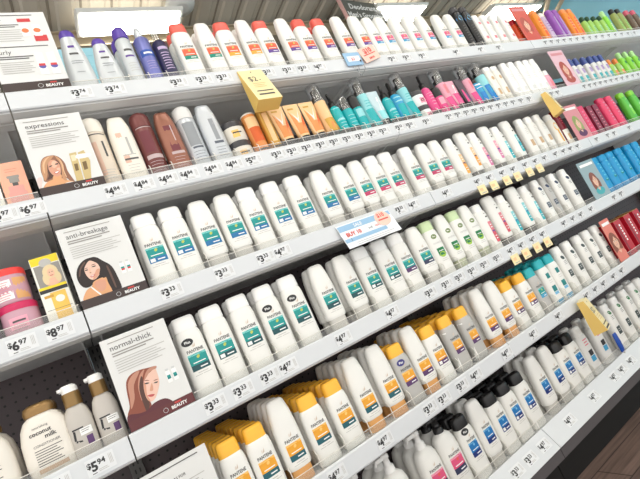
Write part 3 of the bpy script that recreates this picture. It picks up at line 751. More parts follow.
 'sideredc': lambda: conditioner(.032, .022, .205, .03, .026, base='dark clear base', label=strip('red strip', 'rose print', 'violet band', z0=.045, z1=.17), tip=.7),
 'goldmark': lambda: shampoo(.028, .019, .165, .03, .022, .015, label=bars([('r', -.011, .055, .011, .085, 'tan print'), ('l', -.010, .010, .14, 4, .008, 'pale ink')])),
 'swirl': lambda: shampoo(.028, .019, .150, .03, .022, .015, 'ivory box', 'pure white plastic', label=bars([('e', 0, .11, .016, .022, 'gold pale print'), ('e', .002, .11, .010, .014, 'ivory box', 1), ('r', -.006, .03, .006, .09, 'yellow band')])),
 'redtube': lambda: shampoo(.026, .019, .160, .03, .021, .015, 'dark red body', 'dark red body', label=bars([('r', -.023, .01, .023, .085, 'ivory box'), ('r', -.010, .03, .010, .06, 'tan print', 1), ('l', -.004, .006, .14, 3, .012, 'rose print', .004)])),
 'pinkbox': lambda: carton(.026, .02, .175, 'hot pink box', bars([('l', -.008, .008, .14, 6, .018, 'pink pale body', .006)])),
 'maroonbox': lambda: carton(.022, .02, .165, 'maroon box body', bars([('l', -.008, .008, .13, 6, .018, 'rose print', .006)])),
 'hotpink': lambda: shampoo(.033, .02, .165, .03, .031, .017, 'hot pink box', 'hot pink box', label= bars([('l', -.006, .010, .16, 7, .018, 'pink pale body', .006)])),
 'greentube': lambda: shampoo(.033, .02, .165, .03, .030, .017, 'green tube body', 'lime body', label= bars([('r', -.012, .05, .012, .15, 'lime body'), ('e', 0, .1, .012, .012, 'pale green cap', 1)])),
 # fourth shelf
 'dsh': lambda: shampoo(label=pan(**TEALC, band='slate band', chip=True)),
 'dbadge': lambda: shampoo(label=pan(**TEALC, band='slate band'), badge=(-.011, .136)),
 'dcond': lambda: conditioner(base='frosted base', label=pan(**TEALC, band='slate band')),
 'dplum': lambda: shampoo(label=pan(**TEALC, band='plum band')),
 'dnavy': lambda: conditioner(base='frosted base', label=pan(**TEALC, band='navy band')),
 'greensh': lambda: shampoo(.0305, .02, .165, .035, .026, .016, cap='light green cap', label=green_label),
 'greencond': lambda: conditioner(.0305, .02, .205, .034, .026, base='olive clear base', label=green_label),
 'whitesq': lambda: shampoo(.028, .019, .165, .03, .020, .015, label=marks('navy band', 'slate print')),
 'greysq': lambda: shampoo(.024, .019, .165, .03, .018, .014, 'grey plastic', 'grey plastic', label=marks('navy band', 'slate print')),
 'bluetube': lambda: shampoo(.034, .02, .160, .03, .032, .018, 'cyan tube', 'cyan tube', label= bars([('l', -.006, .010, .15, 5, .02, 'cyan pale', .006), ('e', 0, .07, .012, .008, 'teal deep print')])),
 # fifth shelf
 'ysh': lambda: shampoo(.0325, .02, .142, .034, .0265, .0158, cap='amber cap', label=pan(**AMB, band='petrol band')),
 'ycond': lambda: conditioner(.0325, .02, .203, .034, .0265, base='amber base', label=pan(**AMB, band='petrol band')),
 'yshp': lambda: shampoo(.032, .02, .142, .034, .0265, .0158, cap='amber cap', label=pan(**AMB, band='plum band', chip=True)),
 'ybadge': lambda: shampoo(.0325, .02, .142, .034, .0265, .0158, 'grey plastic', 'amber cap', label=pan(**AMB, band='plum band'), badge=(-.008, .122, 'deep blue badge')),
 'ygrey': lambda: shampoo(.032, .02, .142, .034, .0265, .0158, 'grey plastic', 'amber cap', label=lambda p: (p.rect(-.031, .010, -.0225, .128, 'print white'), brand_panel(p, **dict(AMB, w=.036), band='plum band'))),
 'ycondp': lambda: conditioner(.032, .02, .203, .034, .0265, base='amber base', label=pan(**AMB, band='plum band')),
 'turqgrey': lambda: shampoo(.030, .02, .140, .034, .026, .0155, 'grey plastic', 'turquoise cap', label=pan(zc=.074, w=.034, h=.036, top='teal print', pale='teal pale print', band='sky band', tw=.034)),
 'turqwhite': lambda: shampoo(.031, .02, .150, .034, .027, .0155, 'white plastic', 'turquoise cap', label=bars([('r', -.010, .105, .010, .125, 'teal deep print'), ('r', -.012, .052, .012, .074, 'teal deep print'), ('l', -.01, .01, .095, 2, .008, 'pale ink'), ('r', -.012, .040, .012, .050, 'blue pale print'), ('r', -.022, .004, .022, .020, 'sky band')])),
 'whitegk': lambda: shampoo(.028, .019, .165, .028, .024, .016, label=marks('dark block', 'dark block', .145, .078, .022)),
 'redbox': lambda: carton(.030, .02, .165, 'red box body', bars([('l', -.002, .010, .135, 6, .014, 'print white', .009), ('r', -.024, .02, -.014, .15, 'dark red body')]), 'gold foil'),
 # bottom deck
 'wround': lambda: pump_bottle(.035, .028, .175, 'white plastic', 'pure white plastic', bars([('r', -.015, .10, .015, .12, 'ink')])),
 'pump': lambda: pump_bottle(.038, .027, .172, 'white plastic', 'pure white plastic', pan(zc=.085, w=.046, h=.046, top='pink print', pale='pink pale print', band='navy band', drop='coral cap', tw=.044)),
 'bpump': lambda: pump_bottle(.038, .027, .176, 'white plastic', 'black cap', pan(zc=.085, w=.046, h=.046, top='pink print', pale='pink pale print', band='navy band', drop='coral cap', tw=.044)),
 'kbadge': lambda: shampoo(.034, .021, .152, .034, .027, .017, cap='black cap', label=pan(zc=.088, w=.036, h=.042, top='blue print', pale='blue pale print', band='navy print', drop='blue pale print', tw=.034), badge=(-.008, .142)),
 'ksh': lambda: shampoo(.034, .021, .152, .034, .027, .017, cap='black cap', label=pan(zc=.088, w=.036, h=.042, top='blue print', pale='blue pale print', band='navy print', drop='blue pale print', chip=True, tw=.034)),
 'kcond': lambda: conditioner(.034, .021, .200, .034, .027, base='frosted base', label=pan(zc=.090, w=.036, h=.042, top='blue print', pale='blue pale print', band='navy print', drop='blue pale print', tw=.034)),
 'greybl': lambda: shampoo(.032, .02, .150, .035, .022, .016, 'pearl plastic', 'pure white plastic', label=bars([('r', -.012, .070, .012, .090, 'ink'), ('r', -.014, .048, .012, .068, 'sky band'), ('l', -.012, .012, .13, 3, .01, 'rose print', .004)])),
 'greenmark': lambda: shampoo(.030, .02, .160, .028, .024, .016, label=marks('leaf green', 'dark block', .150, .075, .026)),
}
# what each kind is called: name, label words, category, group, rows deep
D = {
 'silver': ('shampoo_bottle', 'tall silver bottle with rounded purple top', 'bottle', 1), 'silvershort': ('conditioner_bottle', 'short silver bottle with rounded purple top', 'bottle', 1),
 'purplespray': ('hair_spray_can', 'silver spray can with large purple cap', 'spray can', 2), 'bluespray': ('hair_spray_can', 'periwinkle spray can with narrow silver cap', 'spray can', 1), 'navyspray': ('hair_spray_can', 'dark navy spray can with clear cap', 'spray can', 1),
 'redcap': ('shampoo_bottle', 'coral-capped white bottle with green label band', 'bottle', 2), 'redcond': ('conditioner_bottle', 'upside-down white bottle with coral and green label', 'bottle', 2),
 'redcap2': ('shampoo_bottle', 'coral-capped white bottle with yellow label band', 'bottle', 2), 'redcond2': ('conditioner_bottle', 'upside-down white bottle with coral and yellow label', 'bottle', 2),
 'redcap3': ('shampoo_bottle', 'coral-capped white bottle with violet label band', 'bottle', 2), 'redcond3': ('conditioner_bottle', 'upside-down white bottle with coral and violet label', 'bottle', 1),
 'pinkcond': ('conditioner_bottle', 'white bottle with pink and blue label', 'bottle', 1), 'blackcan': ('spray_can', 'black spray can with round blue emblem', 'spray can', 1),
 'whitetube': ('shampoo_bottle', 'slim white bottle with small rose marks', 'bottle', 1), 'redbottle': ('hair_product_bottle', 'short red-orange bottle half behind red placard', 'bottle', 1),
 'orangebot': ('shampoo_bottle', 'orange bottle with red streak', 'bottle', 1), 'lilacbot': ('shampoo_bottle', 'pale lilac bottle with purple print', 'bottle', 1), 'purplebot': ('shampoo_bottle', 'purple bottle with pale stripe', 'bottle', 1),
 'greenbot': ('hair_product_bottle', 'small light green bottle with dark green cap', 'bottle', 1), 'limepump': ('hair_product_bottle', 'bright lime bottle with pale green cap', 'bottle', 1), 'olivebot': ('hair_product_bottle', 'olive bottle with black cap', 'bottle', 1), 'brownbot': ('hair_product_bottle', 'brown bottle with rose cap', 'bottle', 1),
 'creamcyl': ('shampoo_bottle', 'round cream bottle with white cap', 'bottle', 1), 'creamcond': ('conditioner_bottle', 'tapered cream bottle standing upside down', 'bottle', 1), 'browncyl': ('shampoo_bottle', 'round maroon metallic bottle', 'bottle', 1), 'browncond': ('conditioner_bottle', 'tapered bronze bottle standing upside down', 'bottle', 1),
 'silvercyl': ('shampoo_bottle', 'round pearl silver bottle with grey print', 'bottle', 2), 'silvercond': ('conditioner_bottle', 'tapered pearl silver bottle standing upside down', 'bottle', 2),
 'orangetube': ('hair_cream_tube', 'round orange tube with black foot', 'tube', 1), 'goldtube': ('hair_cream_tube', 'slim gold tube with black foot', 'tube', 1), 'widetube': ('hair_cream_tube', 'wide-topped orange tube on black cap', 'tube', 1), 'tallgold': ('hair_mist_bottle', 'tall peach and gold mist bottle, clear cap', 'bottle', 1),
 'tealnozzle': ('hair_spray_bottle', 'teal bottle with thin black nozzle', 'bottle', 1), 'tealclear': ('hair_mist_bottle', 'short teal bottle under clear cap', 'bottle', 1), 'tealshort': ('hair_product_bottle', 'short teal bottle with black cap', 'bottle', 1), 'tealtall': ('hair_mist_bottle', 'tall aqua mist bottle under clear cap', 'bottle', 1),
 'tealtube': ('hair_cream_tube', 'icy blue wide-topped tube on black cap', 'tube', 1), 'bluenozzle': ('hair_spray_bottle', 'sky blue bottle with thin black nozzle', 'bottle', 1), 'pinknozzle': ('hair_spray_bottle', 'pink bottle with thin black nozzle', 'bottle', 1), 'pinkshort': ('hair_product_bottle', 'short pink bottle with black cap', 'bottle', 1),
 'pinktall': ('hair_mist_bottle', 'tall pink mist bottle under clear cap', 'bottle', 1), 'pinktube': ('hair_cream_tube', 'pink wide-topped tube on black cap', 'tube', 1), 'darktube': ('hair_cream_tube', 'dark plum wide-topped tube on black cap', 'tube', 1), 'blueshort': ('hair_spray_bottle', 'blue bottle with white band and black nozzle', 'bottle', 1), 'bluetall': ('hair_mist_bottle', 'tall blue mist bottle under clear cap', 'bottle', 1),
 'creambox': ('shampoo_bottle', 'ivory bottle with gold marks', 'bottle', 1), 'whitebox': ('shampoo_bottle', 'plain white bottle with faint print', 'bottle', 2), 'pinksmall': ('hair_product_bottle', 'small pink bottle with white cap', 'bottle', 1), 'bluecap': ('hair_product_bottle', 'pale bottle with blue cap and teal foot', 'bottle', 2),
 'orangesmall': ('hair_product_bottle', 'small green bottle with orange cap', 'bottle', 1), 'limesmall': ('hair_product_bottle', 'lime green bottle with pale cap', 'bottle', 1),
 'tealsh': ('shampoo_bottle', 'white shampoo, teal label with blue band', 'bottle', 2), 'tealcond': ('conditioner_bottle', 'white conditioner, teal label with blue band', 'bottle', 2), 'tealred': ('shampoo_bottle', 'white shampoo, teal label with magenta band', 'bottle', 2), 'tealredcond': ('conditioner_bottle', 'white conditioner, teal label with magenta band', 'bottle', 2),
 'sideor': ('shampoo_bottle', 'white shampoo with orange side strip', 'bottle', 1), 'sideorc': ('conditioner_bottle', 'upside-down white bottle, orange side strip', 'bottle', 1), 'sidepk': ('shampoo_bottle', 'white shampoo with pink side strip', 'bottle', 1), 'sidepkc': ('conditioner_bottle', 'upside-down white bottle, pink side strip', 'bottle', 1),
 'sidetl': ('shampoo_bottle', 'white shampoo with turquoise side strip', 'bottle', 1), 'sidetlc': ('conditioner_bottle', 'upside-down white bottle, turquoise side strip', 'bottle', 1), 'sidered': ('shampoo_bottle', 'white shampoo with red side strip', 'bottle', 1), 'sideredc': ('conditioner_bottle', 'upside-down white bottle, red side strip', 'bottle', 1),
 'goldmark': ('shampoo_bottle', 'white bottle with square tan mark', 'bottle', 1), 'swirl': ('hair_product_bottle', 'ivory bottle with golden swirl', 'bottle', 1), 'redtube': ('hair_product_bottle', 'dark red bottle with ivory lower label', 'bottle', 1), 'pinkbox': ('hair_product_box', 'hot pink carton with pale lettering', 'box', 1), 'maroonbox': ('hair_product_box', 'maroon carton with rose lettering', 'box', 1),
 'hotpink': ('shampoo_bottle', 'large flat hot pink bottle', 'bottle', 1), 'greentube': ('shampoo_bottle', 'large flat green bottle', 'bottle', 1),
 'dsh': ('shampoo_bottle', 'white shampoo, teal label with slate band', 'bottle', 2), 'dbadge': ('shampoo_bottle', 'white shampoo with black oval badge', 'bottle', 2), 'dcond': ('conditioner_bottle', 'white conditioner, teal label with slate band', 'bottle', 2), 'dplum': ('shampoo_bottle', 'white shampoo, teal label with plum band', 'bottle', 2), 'dnavy': ('conditioner_bottle', 'white conditioner, teal label with navy band', 'bottle', 2),
 'greensh': ('shampoo_bottle', 'pale-green-capped shampoo with green label', 'bottle', 2), 'greencond': ('conditioner_bottle', 'white conditioner with green label', 'bottle', 2), 'whitesq': ('shampoo_bottle', 'white bottle with grey square and navy mark', 'bottle', 2), 'greysq': ('shampoo_bottle', 'grey bottle with grey square mark', 'bottle', 1), 'bluetube': ('shampoo_bottle', 'large flat bright blue bottle', 'bottle', 2),
 'ysh': ('shampoo_bottle', 'amber-capped shampoo, gold label, petrol band', 'bottle', 8), 'ycond': ('conditioner_bottle', 'white conditioner, gold label, petrol band', 'bottle', 5), 'yshp': ('shampoo_bottle', 'amber-capped shampoo, gold label, plum band', 'bottle', 7), 'ybadge': ('shampoo_bottle', 'amber-capped grey bottle with violet badge', 'bottle', 6), 'ygrey': ('shampoo_bottle', 'amber-capped grey bottle, gold label', 'bottle', 8), 'ycondp': ('conditioner_bottle', 'white conditioner, gold label, plum band', 'bottle', 4),
 'turqgrey': ('shampoo_bottle', 'grey bottle with turquoise cap', 'bottle', 5), 'turqwhite': ('shampoo_bottle', 'white bottle with turquoise cap', 'bottle', 4), 'whitegk': ('shampoo_bottle', 'white bottle with dark square mark', 'bottle', 1), 'redbox': ('hair_color_box', 'red carton with white lettering', 'box', 2),
 'wround': ('lotion_bottle', 'white pump bottle with black label block', 'bottle', 1), 'pump': ('shampoo_bottle', 'white pump bottle with pink label', 'bottle', 3), 'bpump': ('shampoo_bottle', 'white bottle with black pump, pink label', 'bottle', 3), 'kbadge': ('shampoo_bottle', 'black-capped shampoo with black oval badge', 'bottle', 4), 'ksh': ('shampoo_bottle', 'black-capped shampoo with blue label', 'bottle', 4), 'kcond': ('conditioner_bottle', 'upside-down white bottle with blue label', 'bottle', 3),
 'greybl': ('hair_product_bottle', 'pearl bottle with black and blue label', 'bottle', 2), 'greenmark': ('shampoo_bottle', 'white bottle with green leaf mark', 'bottle', 2),
}
MESHES = {}
TALLER = dict(tallgold=1.13, tealnozzle=1.12, tealclear=1.12, tealshort=1.12, tealtall=1.06, tealtube=1.06, bluenozzle=1.10, pinknozzle=1.10, pinkshort=1.08, pinktall=1.06, pinktube=1.05, darktube=1.05, blueshort=1.06, bluetall=1.04, widetube=1.06)
def build(kind):
    if kind not in MESHES:
        MESHES[kind] = K[kind]()
        f = TALLER.get(kind)
        if f:
            for n, me in MESHES[kind][0]: me.transform(Matrix.Diagonal((1, 1, f, 1)))
    return MESHES[kind]
def put(name, parts, loc, label, cat, group=None, rz=0, skip=()):
    r = root(name, loc, label, cat, group, rz)
    for n, me in parts:
        if n not in skip: part(n, me, r)
    return r
# ------------------------------------------------------------- room
def planks():
    m = bpy.data.materials.new('dark wood planks'); m.use_nodes = True; nt = m.node_tree; N = nt.nodes; L = nt.links; b = N['Principled BSDF']
    tc = N.new('ShaderNodeTexCoord'); br = N.new('ShaderNodeTexBrick'); br.offset = .37
    br.inputs['Scale'].default_value = 1; br.inputs['Brick Width'].default_value = 1.2; br.inputs['Row Height'].default_value = .11; br.inputs['Mortar Size'].default_value = .002
    br.inputs['Color1'].default_value = lin((126, 106, 98)) + (1,); br.inputs['Color2'].default_value = lin((98, 80, 74)) + (1,); br.inputs['Mortar'].default_value = lin((46, 36, 33)) + (1,)
    mp = N.new('ShaderNodeMapping'); mp.inputs['Scale'].default_value = (2.5, 38, 1); nz = N.new('ShaderNodeTexNoise'); nz.inputs['Scale'].default_value = 2; nz.inputs['Detail'].default_value = 6
    mx = N.new('ShaderNodeMixRGB'); mx.blend_type = 'MULTIPLY'; mx.inputs[0].default_value = .75
    rp = N.new('ShaderNodeValToRGB'); rp.color_ramp.elements[0].position = .3; rp.color_ramp.elements[0].color = (.35, .33, .32, 1); rp.color_ramp.elements[1].position = .7; rp.color_ramp.elements[1].color = (1.2, 1.15, 1.1, 1)
    L.new(tc.outputs['Object'], br.inputs['Vector']); L.new(tc.outputs['Object'], mp.inputs['Vector']); L.new(mp.outputs[0], nz.inputs['Vector']); L.new(nz.outputs['Fac'], rp.inputs[0])
    L.new(br.outputs['Color'], mx.inputs[1]); L.new(rp.outputs[0], mx.inputs[2]); L.new(mx.outputs[0], b.inputs['Base Color']); b.inputs['Roughness'].default_value = .42
    MATS['planks'] = m
planks()
def pegboard():
    m = bpy.data.materials.new('perforated charcoal board'); m.use_nodes = True; nt = m.node_tree; N = nt.nodes; L = nt.links; b = N['Principled BSDF']
    tc = N.new('ShaderNodeTexCoord'); sc = N.new('ShaderNodeVectorMath'); sc.operation = 'SCALE'; sc.inputs['Scale'].default_value = 1 / .0255
    fr = N.new('ShaderNodeVectorMath'); fr.operation = 'FRACTION'; sb = N.new('ShaderNodeVectorMath'); sb.operation = 'SUBTRACT'; sb.inputs[1].default_value = (.5, .5, .5)
    ml = N.new('ShaderNodeVectorMath'); ml.operation = 'MULTIPLY'; ml.inputs[1].default_value = (1, 0, 1); ln = N.new('ShaderNodeVectorMath'); ln.operation = 'LENGTH'
    lt = N.new('ShaderNodeMath'); lt.operation = 'LESS_THAN'; lt.inputs[1].default_value = .13
    mx = N.new('ShaderNodeMixRGB'); mx.inputs[1].default_value = lin((84, 72, 74)) + (1,); mx.inputs[2].default_value = lin((10, 9, 10)) + (1,)
    L.new(tc.outputs['Object'], sc.inputs[0]); L.new(sc.outputs[0], fr.inputs[0]); L.new(fr.outputs[0], sb.inputs[0]); L.new(sb.outputs[0], ml.inputs[0]); L.new(ml.outputs[0], ln.inputs[0])
    L.new(ln.outputs['Value'], lt.inputs[0]); L.new(lt.outputs[0], mx.inputs[0]); L.new(mx.outputs[0], b.inputs['Base Color']); b.inputs['Roughness'].default_value = .5
    MATS['pegboard'] = m
pegboard()
M('ceiling deck', (206, 199, 184), rough=.6, noise=.06, nscale=2); M('ceiling deck dark', (150, 142, 128), rough=.6); M('beam', (176, 162, 138), rough=.6)
M('wall blue', (150, 212, 232), rough=.7, noise=.04, nscale=1); M('wall pale', (176, 196, 204), rough=.7); M('kick black', (16, 15, 15), rough=.5)
M('skirt grey', (96, 92, 94), rough=.4, metal=.2); M('upright grey', (92, 90, 88), rough=.45, metal=.2); M('tube light', (255, 252, 244), emit=10.0); M('ceiling fill glow', (255, 250, 240), emit=2.5); M('light housing', (236, 236, 230)); M('sign dark', (104, 106, 100)); M('sign pink', (224, 176, 170))

b = MB(); b.box(-4, 8.2, -1.5, 8.2, -.05, 0, 'planks'); struct('floor', b.mesh('floor'))
CE = ZB + 2.8
b = MB(); b.box(-4, 8.2, -5, 8.2, CE + .05, CE + .08, 'ceiling deck')
x = -4
while x < 8.2:                                      # corrugated roof deck: ribs run front to back
    b.prism([(x, CE + .05), (x + .02, CE + .034), (x + .12, CE + .034), (x + .14, CE + .05)], 'y', -5, 8.2, 'ceiling deck')
    b.prism([(x + .18, CE + .05), (x + .183, CE + .044), (x + .197, CE + .044), (x + .20, CE + .05)], 'y', -5, 8.2, 'ceiling deck dark')
    x += .24
struct('ceiling', b.mesh('ceiling'))
b = MB(); b.box(7.9, 8.1, -5, 8.2, 0, CE + .08, 'wall blue'); struct('wall_right', b.mesh('wall_right'))
b = MB(); b.box(-4, 7.9, 8, 8.2, 0, CE + .08, 'wall pale'); struct('wall_back', b.mesh('wall_back'))
for i, y in enumerate((2.34, 5.4)):
    b = MB(); b.box(-4, 7.9, y, y + .012, CE - .16, CE, 'beam'); b.box(-4, 7.9, y - .05, y + .06, CE - .175, CE - .16, 'beam'); b.box(-4, 7.9, y - .03, y + .04, CE - .012, CE, 'beam')
    struct('trim_%d' % (i + 1), b.mesh('roof_beam'))

# ceiling lights
def light_mesh(w, d):
    h = MB(); h.prism([(-d / 2, .0), (-d / 2 - .02, .02), (-d / 2 + .06, .07), (d / 2 - .06, .07), (d / 2 + .02, .02), (d / 2, .0)], 'x', -w / 2, w / 2, 'light housing')
    t = MB()
    for k in (-1, 0, 1): t.box(-w / 2 + .03, w / 2 - .03, k * d * .31 - d * .12, k * d * .31 + d * .12, -.012, -.001, 'tube light')
    for k in (-1, 1): t.box(-w / 2 + .03, w / 2 - .03, k * d * .25 - d * .09, k * d * .25 + d * .09, .071, .076, 'ceiling fill glow')  # glowing strips added on top of the housing to brighten the ceiling
    return h.mesh('housing'), t.mesh('tubes')
LH, LT = light_mesh(1.25, .34); LH2, LT2 = light_mesh(.86, .27)
def ceiling_light(x, y, label, z=CE - .12, small=False, group=None):
    r = root('ceiling_light', (x, y, z), label, 'light', group)
    part('housing', LH2 if small else LH, r); part('tubes', LT2 if small else LT, r)
    for s in (-.3, .3): b = MB(); b.tube((s, 0, .06), (s, 0, CE - z), .004, 'skirt grey', 6); part('hanger', b.mesh('hanger'), r)
ceiling_light(1.10, 2.12, 'bright white ceiling light above the silver and purple bottles', small=True)
ceiling_light(4.26, 2.12, 'bright white ceiling light right of the dark hanging sign', small=True)
ceiling_light(6.75, 2.20, 'bright white ceiling light behind the red portrait placard')
for i, x in enumerate((-2.3, -.3, 1.7, 3.7, 5.7)):
    ceiling_light(x, -1.55, 'white ceiling light over the front aisle', group='front aisle ceiling lights')
    ceiling_light(x, -3.6, 'white ceiling light over the front aisle', group='front aisle ceiling lights')

# hanging aisle sign
b = MB(); b.box(-.30, .30, -.008, .008, -.13, .13, 'sign dark')
r = root('aisle_sign', (3.60, 2.0, ZB + 2.615), 'dark grey hanging sign reading Deodorant, Men\'s Grooming', 'sign', rz=math.radians(7))
part('board', b.mesh('board'), r)
for t, zz in (('Deodorant', .018), ("Men's Grooming", -.092)):
    p = Print(lambda x, z: -.009, .001); p.text(t, .0, zz, .070, 'print white', 0, .57, .03); part('lettering', p.mb.mesh('lettering'), r)
b = MB(); b.box(-.345, -.302, -.01, .01, -.13, .18, 'sign pink'); part('side_strip', b.mesh('side_strip'), r)
for s in (-.25, .25): b = MB(); b.tube((s, 0, .13), (s, 0, CE - ZB - 2.615), .003, 'skirt grey', 6); part('hanger', b.mesh('hanger'), r)
# round ceiling dome
b = MB(); b.loft([(0, .03, .03), (-.02, .12, .12), (-.05, .135, .135), (-.075, .12, .12), (-.095, .06, .06)][::-1], 'light housing', 28, 2)
single('ceiling_dome', b.mesh('ceiling_dome'), (1.53, 2.0, CE), 'pale grey round dome mounted on the ceiling', 'dome')
# roof braces by the blue wall
def brace(p0, p1, label):
    b = MB(); b.tube(p0, p1, .035, 'beam', 8); single('roof_brace', b.mesh('roof_brace'), (0, 0, 0), label, 'brace', None)
brace((7.1, 1.6, CE - .02), (7.55, 3.0, CE - 1.0), 'pale slanted roof brace nearer the ceiling light')
brace((7.6, 1.5, CE - .02), (7.3, 3.0, CE - .9), 'pale slanted roof brace nearer the orange bottles')

# ------------------------------------------------------------- shelving
SECX = [-1.1, 0, 1.1, 2.2, 3.3, 4.4]
SECN = ['section left of the portrait placards', 'section right of the large placards', 'middle section', 'section of bright colours', 'farthest section']
YB = .43
for i in range(5):
    x0, x1 = SECX[i], SECX[i + 1]
    b = MB(); b.box(x0 + .018, x1 - .018, YB, YB + .012, 0, ZB + 2 * STEP - .03, 'pegboard')
    single('pegboard_panel', b.mesh('pegboard_panel'), (0, 0, 0), 'dark perforated back board of the ' + SECN[i], 'back panel', 'perforated back boards')
for i in range(6):
    x = SECX[i]
    r = root('shelf_upright', (x, YB - .03, 0), 'grey slotted upright post at the ' + ['far left', 'left end of the placard section', 'joint after the teal-labelled bottles', 'joint before the bright colours', 'joint before the far end', 'far end'][i], 'upright')
    b = MB(); b.box(-.017, .017, 0, .06, 0, ZB + 2 * STEP + .02, 'upright grey'); part('post', b.mesh('post'), r)
    b = MB(); z = .12
    while z < ZB + 2 * STEP:
        for s in (-.006, .006): b.box(s - .002, s + .002, -.0008, 0, z, z + .012, 'kick black')
        z += .0225
    part('slot_strip', b.mesh('slot_strip'), r)
SHELF = {}
for s in 'ABCDE':
    z = zsh(s)
    for i in range(5):
        x0, x1 = SECX[i] + .0015, SECX[i + 1] - .0015
        r = root('shelf', (0, 0, z), 'white metal %s of the %s' % (SHELFNAME[s], SECN[i]), 'shelf', 'store shelves'); SHELF[(s, i)] = r
        b = MB()
        b.box(x0, x1, .004, YB - .032, -.008, 0, 'shelf metal')
        b.prism([(.004, -.008), (.004, -.046), (.03, -.050), (.034, -.047), (.036, -.030), (.062, -.034), (.064, -.038), (.085, -.040), (.088, -.022), (YB - .04, -.022), (YB - .04, -.008)], 'x', x0, x1, 'shelf metal grey')
        part('deck', b.mesh('deck'), r)
        b = MB(); b.prism([(.003, .006), (-.002, .0075), (-.005, .004), (-.0052, -.040), (-.003, -.043), (.003, -.043)], 'x', x0, x1, 'rail white'); part('price_rail', b.mesh('price_rail'), r)
        b = MB(); b.box(x0 + (.15 if i == 1 else .002), x1 - .002, .0052, .0066, 0, .0245, 'milky acrylic'); b.box(x0 + (.15 if i == 1 else .002), x1 - .002, .0052, .0066, .0246, .026, 'acrylic edge'); part('front_fence', b.mesh('front_fence'), r)
        for xx, sd in ((x0 + .02, 1), (x1 - .02, -1)):
            b = MB(); b.prism([(.06, -.022), (YB - .032, -.022), (YB - .032, -.085), (.10, -.032)], 'x', xx - .0015, xx + .0015, 'shelf metal grey'); part('bracket', b.mesh('bracket'), r)
zf = zsh('F')
for i in range(5):
    x0, x1 = SECX[i] + .0015, SECX[i + 1] - .0015
    r = root('base_deck', (0, 0, zf), 'white metal bottom deck of the ' + SECN[i], 'shelf', 'store base decks'); SHELF[('F', i)] = r
    b = MB(); b.box(x0, x1, .040, YB - .032, -.02, 0, 'shelf metal'); part('deck', b.mesh('deck'), r)
    b = MB(); b.prism([(.040, .005), (.036, .006), (-.002, -.054), (.002, -.057), (.040, -.02)], 'x', x0, x1, 'rail white'); part('price_rail', b.mesh('price_rail'), r)
    b = MB(); b.prism([(.004, -.0575), (.002, -.0575), (.002, -.088), (.03, -.088), (.03, -.035)], 'x', x0, x1, 'skirt grey'); part('skirt', b.mesh('skirt'), r)
    b = MB(); b.box(x0, x1, .045, .07, -zf, -.02, 'kick black'); part('kick_plate', b.mesh('kick_plate'), r)
    b = MB(); b.box(x0 + .002, x1 - .002, .0412, .0424, 0, .028, 'milky acrylic'); b.box(x0 + .002, x1 - .002, .0412, .0424, .0281, .0295, 'acrylic edge'); part('front_fence', b.mesh('front_fence'), r)
DIV = {}
def divider(s, X, h=.05, ln=.24):
    i = max(k for k in range(5) if SECX[k] <= X)
    if h not in DIV:
        b = MB(); b.prism([(.008, 0), (.008, h * .8), (.016, h), (ln, h), (ln, 0)], 'x', -.0006, .0006, 'acrylic'); b.prism([(.0072, 0), (.0072, h * .82), (.0155, h * 1.01), (.0165, h * 1.01), (.0086, h * .80), (.0086, 0)], 'x', -.0009, .0009, 'acrylic edge'); DIV[h] = b.mesh('divider')
    o = part('divider', DIV[h], SHELF[(s, i)]); o.location = (X, .036 if s == 'F' else 0, .0003)

